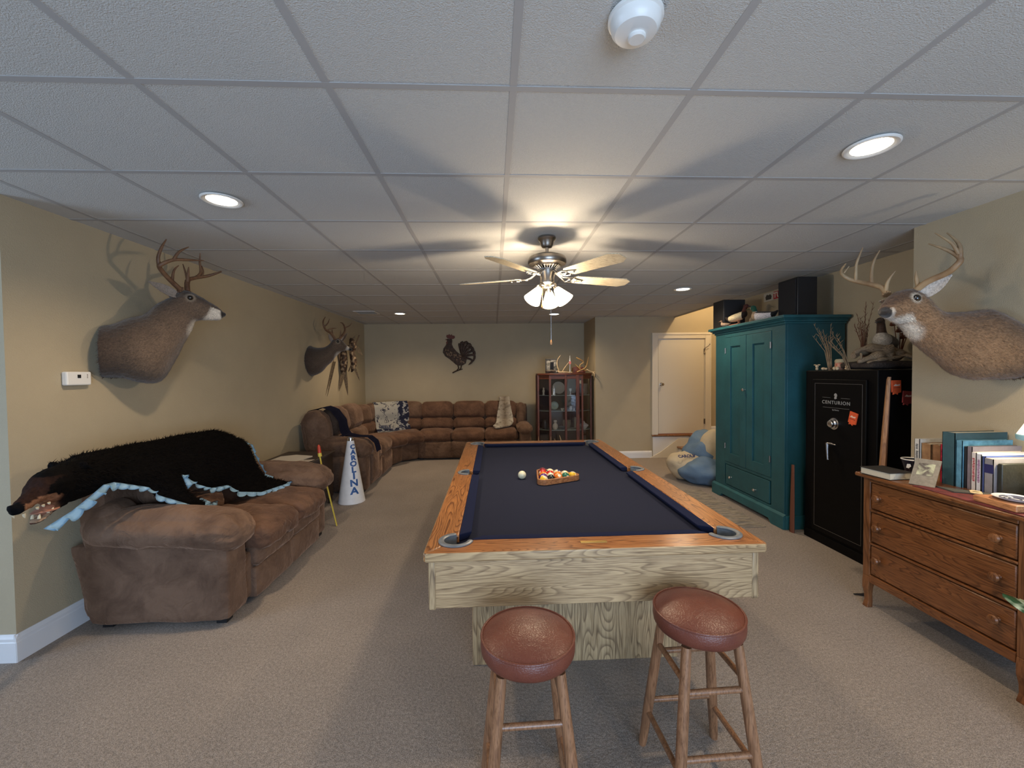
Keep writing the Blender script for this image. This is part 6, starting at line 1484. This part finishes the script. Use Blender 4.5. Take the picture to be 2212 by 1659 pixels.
# ================================================================ DRESSER
DT = .845; dx0, dy0_, dy1_ = 2.330, 1.675, 2.492
PW_, PZ = M['pine'], M['pine_z']
ds = thing('dresser', 'antique oak dresser with three wide drawers and round wooden knobs', 'dresser', (2.59, 2.08, 0))
G().box(dx0-.035, dy0_-.03, DT-.026, 2.845, dy1_+.03, DT).done('top', PW_, ds, bevel=.009, seg=3)
for y0 in (dy0_, dy1_-.045):
    # front post turns into a curved foot
    g = G(); g.loft([((dx0+.024, y0+.0225, DT-.027), (.022, 0, 0), (0, .0225, 0)), ((dx0+.024, y0+.0225, .30), (.022, 0, 0), (0, .0225, 0)), ((dx0+.024, y0+.0225, .19), (.024, 0, 0), (0, .024, 0)), ((dx0+.018, y0+.0225, .13), (.024, 0, 0), (0, .024, 0)), ((dx0+.020, y0+.0225, .07), (.018, 0, 0), (0, .019, 0)), ((dx0+.012, y0+.0225, .0), (.019, 0, 0), (0, .020, 0))], 4, 4)
    # square section aligned to the axes
    g = G()
    for (z0, z1, x_, w) in ((.20, DT-.027, dx0, .045),): g.box(x_, y0, z0, x_+w, y0+.045, z1)
    zz = [.20, .16, .12, .08, .04, .0]; off = [0, -.004, -.006, .002, .004, -.006]; ww = [.045, .044, .038, .030, .030, .036]
    rings = []
    for z, o_, w in zip(zz, off, ww):
        xa = dx0+o_; ya_ = y0+(.045-w)/2; rings.append([g.b.verts.new(q) for q in ((xa, ya_, z), (xa+w, ya_, z), (xa+w, ya_+w, z), (xa, ya_+w, z))])
    g.skin(rings); g.done('leg', PZ, ds, smooth=False, bevel=.003)
for y0 in (dy0_, dy1_-.04): G().box(2.80, y0, 0, 2.84, y0+.04, DT-.027).done('leg', PZ, ds, smooth=False, bevel=.003)
for y0 in (dy0_+.004, dy1_-.022): G().box(dx0+.045, y0, .20, 2.80, y0+.018, DT-.027).done('side_panel', PZ, ds, smooth=False)
G().box(2.825, dy0_+.04, .2, 2.84, dy1_-.04, DT-.027).done('back_panel', PZ, ds, smooth=False)
for z0, z1 in ((.795, .819), (.612, .624), (.404, .416), (.165, .212)): G().box(dx0-.002, dy0_+.046, z0, dx0+.03, dy1_-.046, z1).done('rail', PW_, ds, smooth=False, bevel=.003)
for z0, z1, kz in ((.630, .789, .708), (.422, .606, .525), (.218, .398, .325)):
    dwr = G().box(dx0+.003, dy0_+.051, z0, dx0+.024, dy1_-.051, z1).done('drawer', PW_, ds, bevel=.006, seg=2)
    for y in (2.385, 1.79):
        sub(G().lathe([(0, 0), (.011, 0), (.009, .008), (.019, .018), (.022, .027), (.018, .036), (0, .040)], 22, (dx0+.002, y, kz), RYm).done('knob', M['pine_z'], None), dwr, ds)
# ---- on the dresser
def tmat(name, c, **k): return mat(name, c, k.pop('rough', .6), **k)
bk = thing('flat_book', 'thick black-covered old book lying flat on the dresser corner', 'book', (2.40, 2.40, DT))
Mb = Matrix.Translation((2.365, 2.385, DT)) @ Matrix.Rotation(R(3), 4, 'Z')
G().box(-.070, -.093, .004, .075, .088, .039, Mb).done('pages', tmat('aged_pages', (.52, .47, .36), bump=.4, bs=250), bk, smooth=False)
g = G(); g.box(-.074, -.096, 0, .082, .092, .004, Mb); g.box(-.074, -.096, .039, .082, .092, .043, Mb); g.box(.076, -.096, 0, .082, .092, .043, Mb); g.done('cover', tmat('black_cover', (.018, .017, .016)), bk, smooth=False, bevel=.001)
mg_ = thing('mug', 'dark navy enamel bowl with white rim behind the flat book', 'bowl', (2.63, 2.455, DT))
G().lathe([(0, 0), (.040, 0), (.045, .02), (.060, .080), (.057, .080), (.042, .02), (0, .008)], 36, (2.63, 2.465, DT)).done('bowl', tmat('navy_enamel', (.008, .009, .02), rough=.2), mg_)
g = G(); g.tube([(2.63+.0585*math.cos(a/32*6.2832), 2.465+.0585*math.sin(a/32*6.2832), DT+.081) for a in range(32)], .0035, 8, closed=True); g.done('rim', M['white'], mg_)
G().lathe([(0, 0), (.054, 0), (0, .001)], 30, (2.63, 2.465, DT+.070)).done('filling', tmat('white_filling', (.55, .52, .46)), mg_)
g = G(); g.prism([(-.012, -.012), (.0, -.014), (.012, 0), (.008, .014), (-.008, .012)], .001, Matrix(((.35, 0, -.94, 2.572), (-.94, 0, -.35, 2.440), (0, 1, 0, DT+.045), (0, 0, 0, 1)))); g.done('emblem', M['white'], mg_, smooth=False)
fr = thing('leaning_photo', 'unframed stone-look photo plaque leaning on an easel in front of the books', 'photo plaque', (2.36, 2.17, DT))
Mq = Matrix.Translation((2.352, 2.160, DT+.003)) @ Matrix.Rotation(R(-63), 4, 'Z') @ Matrix.Rotation(R(-38), 4, 'X')
G().box(-.053, -.003, 0, .053, .004, .168, Mq @ Matrix.Rotation(R(0), 4, 'Y')).done('plaque', tmat('taupe_stone', (.19, .165, .13), var=.2, vs=60, rough=.5), fr, smooth=False)
G().box(-.034, -.0042, .065, .034, -.003, .140, Mq).done('photograph', photomat('old_photo', [(.05, .035, .03), (.14, .12, .10), (.42, .42, .28), (.5, .48, .33)], 26), fr, smooth=False)
g = G(); g.box(-.014, -.004, .0, .014, 0, .12, Matrix.Translation((2.465, 2.225, DT)) @ Matrix.Rotation(R(-56), 4, 'Z') @ Matrix.Rotation(R(22), 4, 'X')); g.done('easel_leg', M['black'], fr, smooth=False)
# row of books, spines to the room, getting shorter towards the camera
def book(y0, y1, x0, x1, z1, cover, label, pages=(.60, .56, .46), title=None, tc=(.6, .6, .6), band=None, cover2=None):
    t = thing('book', label, 'book', ((x0+x1)/2, (y0+y1)/2, DT), 0, 'books on the dresser')
    H_ = z1; m = mat('cover_%d' % len(bpy.data.materials), cover, .5, var=.12, vs=25) if not cover2 else mat('cover_%d' % len(bpy.data.materials), cover, .5, c2=cover2, vs=22)
    g = G(); g.box(x0, y0, DT, x1, y0+.0025, H_); g.box(x0, y1-.0025, DT, x1, y1, H_); g.box(x0, y0, DT, x0+.003, y1, H_); g.done('cover', m, t, smooth=False)
    G().box(x0+.003, y0+.0026, DT+.003, x1-.004, y1-.0026, H_-.004).done('pages', mat('pages_%d' % len(bpy.data.materials), pages, .8), t, smooth=False)
    if band: G().box(x0-.0008, y0, band[0], x0, y1, band[1]).done('spine_label', mat('label_%d' % len(bpy.data.materials), band[2], .5), t, smooth=False)
    if title:
        rt = random.Random(len(title)); g = G(); z = H_-.03; w = (y1-y0)*.28    # too small to read in the photo: strokes only
        while z > DT+.05:
            h_ = rt.uniform(.004, .009)
            if rt.random() < .85: g.box(x0-.0008, (y0+y1)/2-w*rt.uniform(.6, 1), z-h_, x0-.0001, (y0+y1)/2+w*rt.uniform(.6, 1), z)
            z -= h_+.0025
        o = g.done('spine_title', mat('title_%d' % len(bpy.data.materials), tc, .5), t, smooth=False); o['kind'] = 'stuff'
book(2.352, 2.382, 2.545, 2.80, 1.072, (.55, .52, .46), 'thin white-spined book at the left end of the row', title='HISTORY', tc=(.1, .1, .1))
book(2.295, 2.350, 2.555, 2.79, 1.050, (.36, .20, .09), 'tan leather-bound book second from the left end of the row', cover2=(.22, .11, .05))
book(2.243, 2.293, 2.560, 2.79, 1.052, (.30, .15, .07), 'brown leather-bound book third from the left end of the row', cover2=(.18, .085, .04))
book(2.216, 2.241, 2.550, 2.79, 1.062, (.42, .02, .05), 'crimson book beside the large teal volume', title='WAR', tc=(.1, 0, .02))
book(2.150, 2.214, 2.530, 2.835, 1.138, (.035, .085, .10), 'large dark teal volume, the tallest book in the row')
book(2.118, 2.148, 2.535, 2.825, 1.100, (.06, .17, .24), 'blue book with a seascape cover right of the tallest volume', cover2=(.18, .42, .55), pages=(.5, .5, .45))
book(2.100, 2.117, 2.545, 2.80, 1.070, (.02, .02, .022), 'slim black book in the middle of the row', pages=(.3, .3, .3))
book(2.076, 2.099, 2.540, 2.82, 1.075, (.20, .17, .19), 'grey mauve book right of the slim black one')
book(2.052, 2.075, 2.535, 2.81, 1.048, (.62, .56, .52), 'white book with red spine lettering', title='RED RIVER', tc=(.35, .05, .06))
book(2.028, 2.051, 2.533, 2.81, 1.044, (.60, .60, .62), 'white book with purple spine lettering, beside the red lettered one', title='WHERE IN THE WORLD', tc=(.25, .10, .20))
book(2.012, 2.027, 2.536, 2.80, 1.036, (.06, .10, .30), 'thin royal blue book near the right end of the row')
book(1.972, 2.011, 2.528, 2.79, 1.030, (.22, .21, .22), 'grey book with a navy spine label at the right end of the row', band=(.955, 1.0, (.02, .02, .09)), pages=(.72, .66, .46))
be = thing('bookend', 'square black bookend with a small silver animal figure', 'bookend', (2.66, 1.95, DT))
G().box(2.545, 1.948, DT, 2.73, 1.968, DT+.165).done('plate', tmat('dark_green_black', (.018, .02, .015), rough=.45, bump=.2, bs=50), be, bevel=.004)
G().box(2.66, 1.885, DT, 2.73, 1.948, DT+.012).done('base', bpy.data.materials['dark_green_black'], be, bevel=.003)
g = G(); 
for c, r in (((2.69, 1.91, DT+.045), (.022, .026, .026)), ((2.695, 1.90, DT+.08), (.013, .015, .017)), ((2.68, 1.915, DT+.105), (.014, .010, .010)), ((2.675, 1.88, DT+.03), (.012, .02, .012)), ((2.71, 1.93, DT+.03), (.018, .018, .02))): g.ball(c, *r, u=14, v=9)
g.done('figure', M['steel'], be)
o = G().prism([(2.293, 1.66), (2.31, 2.17), (2.40, 2.14), (2.50, 1.94), (2.45, 1.66)][::-1], .0035, Matrix.Translation((0, 0, DT+.0004))).done('table_runner', tmat('dark_red_runner', (.16, .018, .020), rough=.8, c2=(.06, .01, .012), vs=30, bump=.3, bs=200), smooth=False); tag(o, 'dark red cloth runner along the dresser front edge', 'runner')
o = G().prism([(2.40, 2.13), (2.52, 1.98), (2.50, 1.95), (2.38, 2.02)][::-1], .006, Matrix.Translation((0, 0, DT+.0042))).done('slate_slab', tmat('slate_grey', (.06, .06, .055), rough=.7), smooth=False); tag(o, 'flat dark grey slab on the runner in front of the books', 'slab')
for k, (x, y) in enumerate(((2.475, 2.005), (2.455, 1.985), (2.425, 1.925))):
    o = G().lathe([(0, 0), (.022, 0), (.022, .004), (0, .004)], 26, (0, 0, 0)).done('coaster', tmat('cream_disc_%d' % k, (.62, .48, .30)), smooth=True); o.location = (x, y, DT+.0106 if k < 2 else DT+.0045)
    tag(o, ['round cream disc lying farthest left on the dark slab', 'round cream disc overlapping the slab edge nearest the camera', 'round cream disc tucked beside the wooden block'][k], 'disc', 'cream discs')
o = G().box(-.052, -.092, 0, .052, .092, .030, Matrix.Translation((2.37, 1.80, DT+.0045)) @ Matrix.Rotation(R(-6), 4, 'Z')).done('wooden_block', wood('cedar_block', (.52, .24, .10), (.30, .12, .05), 'Y', cross=16, along=2, rings=4, rough=.45), bevel=.004, smooth=False); tag(o, 'orange-brown wooden block at the right end of the dresser', 'wooden block')
pl_ = thing('saucer', 'white saucer with grey spiral rings on the wooden block', 'saucer', (2.40, 1.80, DT+.035))
G().lathe([(0, 0), (.04, 0), (.072, .012), (.074, .014), (.04, .005), (0, .004)], 40, (2.405, 1.79, DT+.035)).done('dish', tmat('white_china', (.62, .64, .70), rough=.2), pl_)
for r in (.02, .034, .048):
    g = G(); g.tube([(2.405+r*math.cos(a/30*6.2832), 1.79+r*math.sin(a/30*6.2832), DT+.0415+(.0035 if r > .04 else 0)) for a in range(30)], .0022, 6, closed=True); g.done('ring_line', tmat('grey_glaze_%d' % int(r*1000), (.12, .12, .18), rough=.2), pl_)
# small lamp, its shade just inside the picture
lm = thing('table_lamp', 'small table lamp with lit cream shade and pale blue rim at the right edge', 'lamp', (2.65, 1.80, DT))
G().lathe([(0, 0), (.04, 0), (.04, .012), (.02, .02), (.012, .06), (.022, .11), (.012, .17), (.008, .30), (0, .30)], 30, (2.62, 1.845, DT)).done('base', M['brass'], lm)
G().lathe([(.042, .42), (.086, .325), (.084, .325), (.040, .42)], 40, (2.62, 1.845, DT), cap=False).done('lamp_shade', glow('lit_cream_shade', (1, .84, .58), 2.2), lm)
G().lathe([(.086, .325), (.090, .322), (.088, .302), (.084, .297), (.080, .302), (.084, .322)], 40, (2.62, 1.845, DT), cap=False).done('rim', tmat('pale_blue_glass', (.35, .65, .75), rough=.25), lm)
light('table_lamp_bulb', 'POINT', (2.62, 1.845, DT+.345), 9, (1, .80, .52), .03)
# potted plant on a stand, one leaf reaching into the picture
pp = thing('potted_plant', 'broad-leaved green and white plant just reaching in at the right edge', 'plant', (2.28, 1.40, 0))
G().lathe([(0, 0), (.10, 0), (.13, .28), (.135, .30), (.12, .30), (.09, .03), (0, .26)], 32, (2.24, 1.42, 0)).done('pot', tmat('clay_pot', (.30, .12, .06)), pp)
def leafm():
    m, nt, b = NT('variegated_leaf'); nz = N(nt, 'ShaderNodeTexNoise', Scale=14, Detail=2); nt.links.new(mapped(nt, (1, 1, 1)), nz.inputs['Vector'])
    nt.links.new(ramp(nt, nz.outputs[0], [(.50, (.012, .06, .022)), (.60, (.45, .52, .36))]), b.inputs['Base Color']); b.inputs['Roughness'].default_value = .35; return m
lfm = leafm(); lfg = tmat('mint_leaf', (.10, .33, .24), rough=.35)
for k, (tip, z, w, m_) in enumerate((((2.095, 1.52), .70, .05, lfg), ((2.12, 1.57), .56, .065, lfm), ((2.16, 1.30), .62, .06, lfm), ((2.38, 1.26), .68, .06, lfm), ((2.42, 1.50), .60, .06, lfm), ((2.25, 1.60), .50, .06, lfm))):
    base = Vector((2.24, 1.42, .27)); tipv = Vector((tip[0], tip[1], z)); st0 = base.lerp(tipv, .62) + Vector((0, 0, .05)); d = (tipv-st0); L = .14; d = (tipv-st0).normalized(); s = d.cross(Vector((0, 0, 1))).normalized(); 
    g = G()
    def fn(u, v, st0=st0, d=d, s=s, L=L, w=w):
        ww = w*math.sin(math.pi*min(1, v*.94+.04))**.8; a = (u-.5)*2; return st0 + d*(L*v) + s*(a*ww) + Vector((0, 0, -.03*v*v - .012*a*a))
    g.sheet(fn, 6, 10, th=.0015); lf = g.done('leaf', m_, pp)
    g = G(); g.tube([base, base.lerp(st0, .5)+Vector((0, 0, .04)), st0], [.004, .003, .002], 6); g.done('stem', tmat('green_stem_%d' % k, (.06, .14, .04)), pp)

# ================================================================ BEAN BAG AND RAG RUG
bb = thing('bean_bag', 'slumped blue and cream bean bag chair half hidden behind the armoire', 'bean bag', (2.9, 5.5, 0))
blu = mat('slate_blue_canvas', (.10, .17, .27), .7, var=.1, vs=6, bump=.3, bs=30); crm = mat('cream_canvas', (.46, .39, .28), .75, var=.06, vs=6, bump=.35, bs=28)
def blob(c, r, amp, seed, name, m, flat=True):
    g = G(); g.ball(c, *r, u=44, v=30)
    for v in g.b.verts:
        q = v.co; n_ = (q-Vector(c)); 
        v.co = q + n_*(noise.noise(q*3.2+Vector((seed, 0, 0)))*amp + noise.noise(q*9+Vector((0, seed, 0)))*amp*.35)
        if v.co.z < .004: v.co.z = .004
    return g.done(name, m, bb, ang=70)
blob((2.86, 5.36, .17), (.36, .28, .19), .34, 3, 'front_panel', blu)
blob((2.74, 5.62, .20), (.34, .30, .20), .32, 9, 'cream_panel', crm)
blob((2.98, 5.62, .33), (.33, .30, .31), .34, 14, 'back_panel', blu)
blob((2.98, 5.46, .43), (.20, .18, .26), .20, 21, 'cream_stripe', crm)
Mw = Matrix.Translation((2.62, 5.42, .355)) @ Matrix.Rotation(R(8), 4, 'Z') @ Matrix.Rotation(R(38), 4, 'X')
text('lettering', 'CAROLINA', .065, Mw, mat('navy_print', (.03, .04, .12), .7), bb, ext=.002, bold=.002)
def ragm():
    m, nt, b = NT('woven_rag_rug'); tc = N(nt, 'ShaderNodeTexCoord'); mp = N(nt, 'ShaderNodeMapping'); mp.inputs['Scale'].default_value = (4, 55, 1); nt.links.new(tc.outputs['Object'], mp.inputs[0])
    nz = N(nt, 'ShaderNodeTexNoise', Scale=1, Detail=3, Roughness=.7); nt.links.new(mp.outputs[0], nz.inputs['Vector'])
    nt.links.new(ramp(nt, nz.outputs[0], [(.36, (.05, .06, .085)), (.45, (.22, .19, .15)), (.55, (.36, .31, .25)), (.64, (.09, .10, .12))]), b.inputs['Base Color']); b.inputs['Roughness'].default_value = .95
    w = N(nt, 'ShaderNodeTexWave', Scale=28, bands_direction='Y'); nt.links.new(tc.outputs['Object'], w.inputs['Vector']); bp = N(nt, 'ShaderNodeBump', Strength=.6, Distance=.004); nt.links.new(w.outputs[0], bp.inputs['Height']); nt.links.new(bp.outputs[0], b.inputs['Normal']); return m
g = G(); n_ = 60
def rugf(u, v): return Vector((1.98+.60*u+.006*math.sin(v*26), 3.79+1.25*v, .006+.0025*math.sin(v*70)))
g.sheet(rugf, 12, 120, th=.004); o = g.done('rag_rug', ragm()); tag(o, 'striped grey and navy woven rag rug on the carpet in front of the armoire', 'rug')
# small dark strap end on the carpet behind the dresser leg
o = G().tube([(2.37, 2.60, .006), (2.42, 2.585, .008), (2.47, 2.60, .006)], [.006, .012, .010], 8, flat=.4).done('strap_end', M['black']); tag(o, 'short dark strap end on the carpet behind the dresser leg', 'strap')
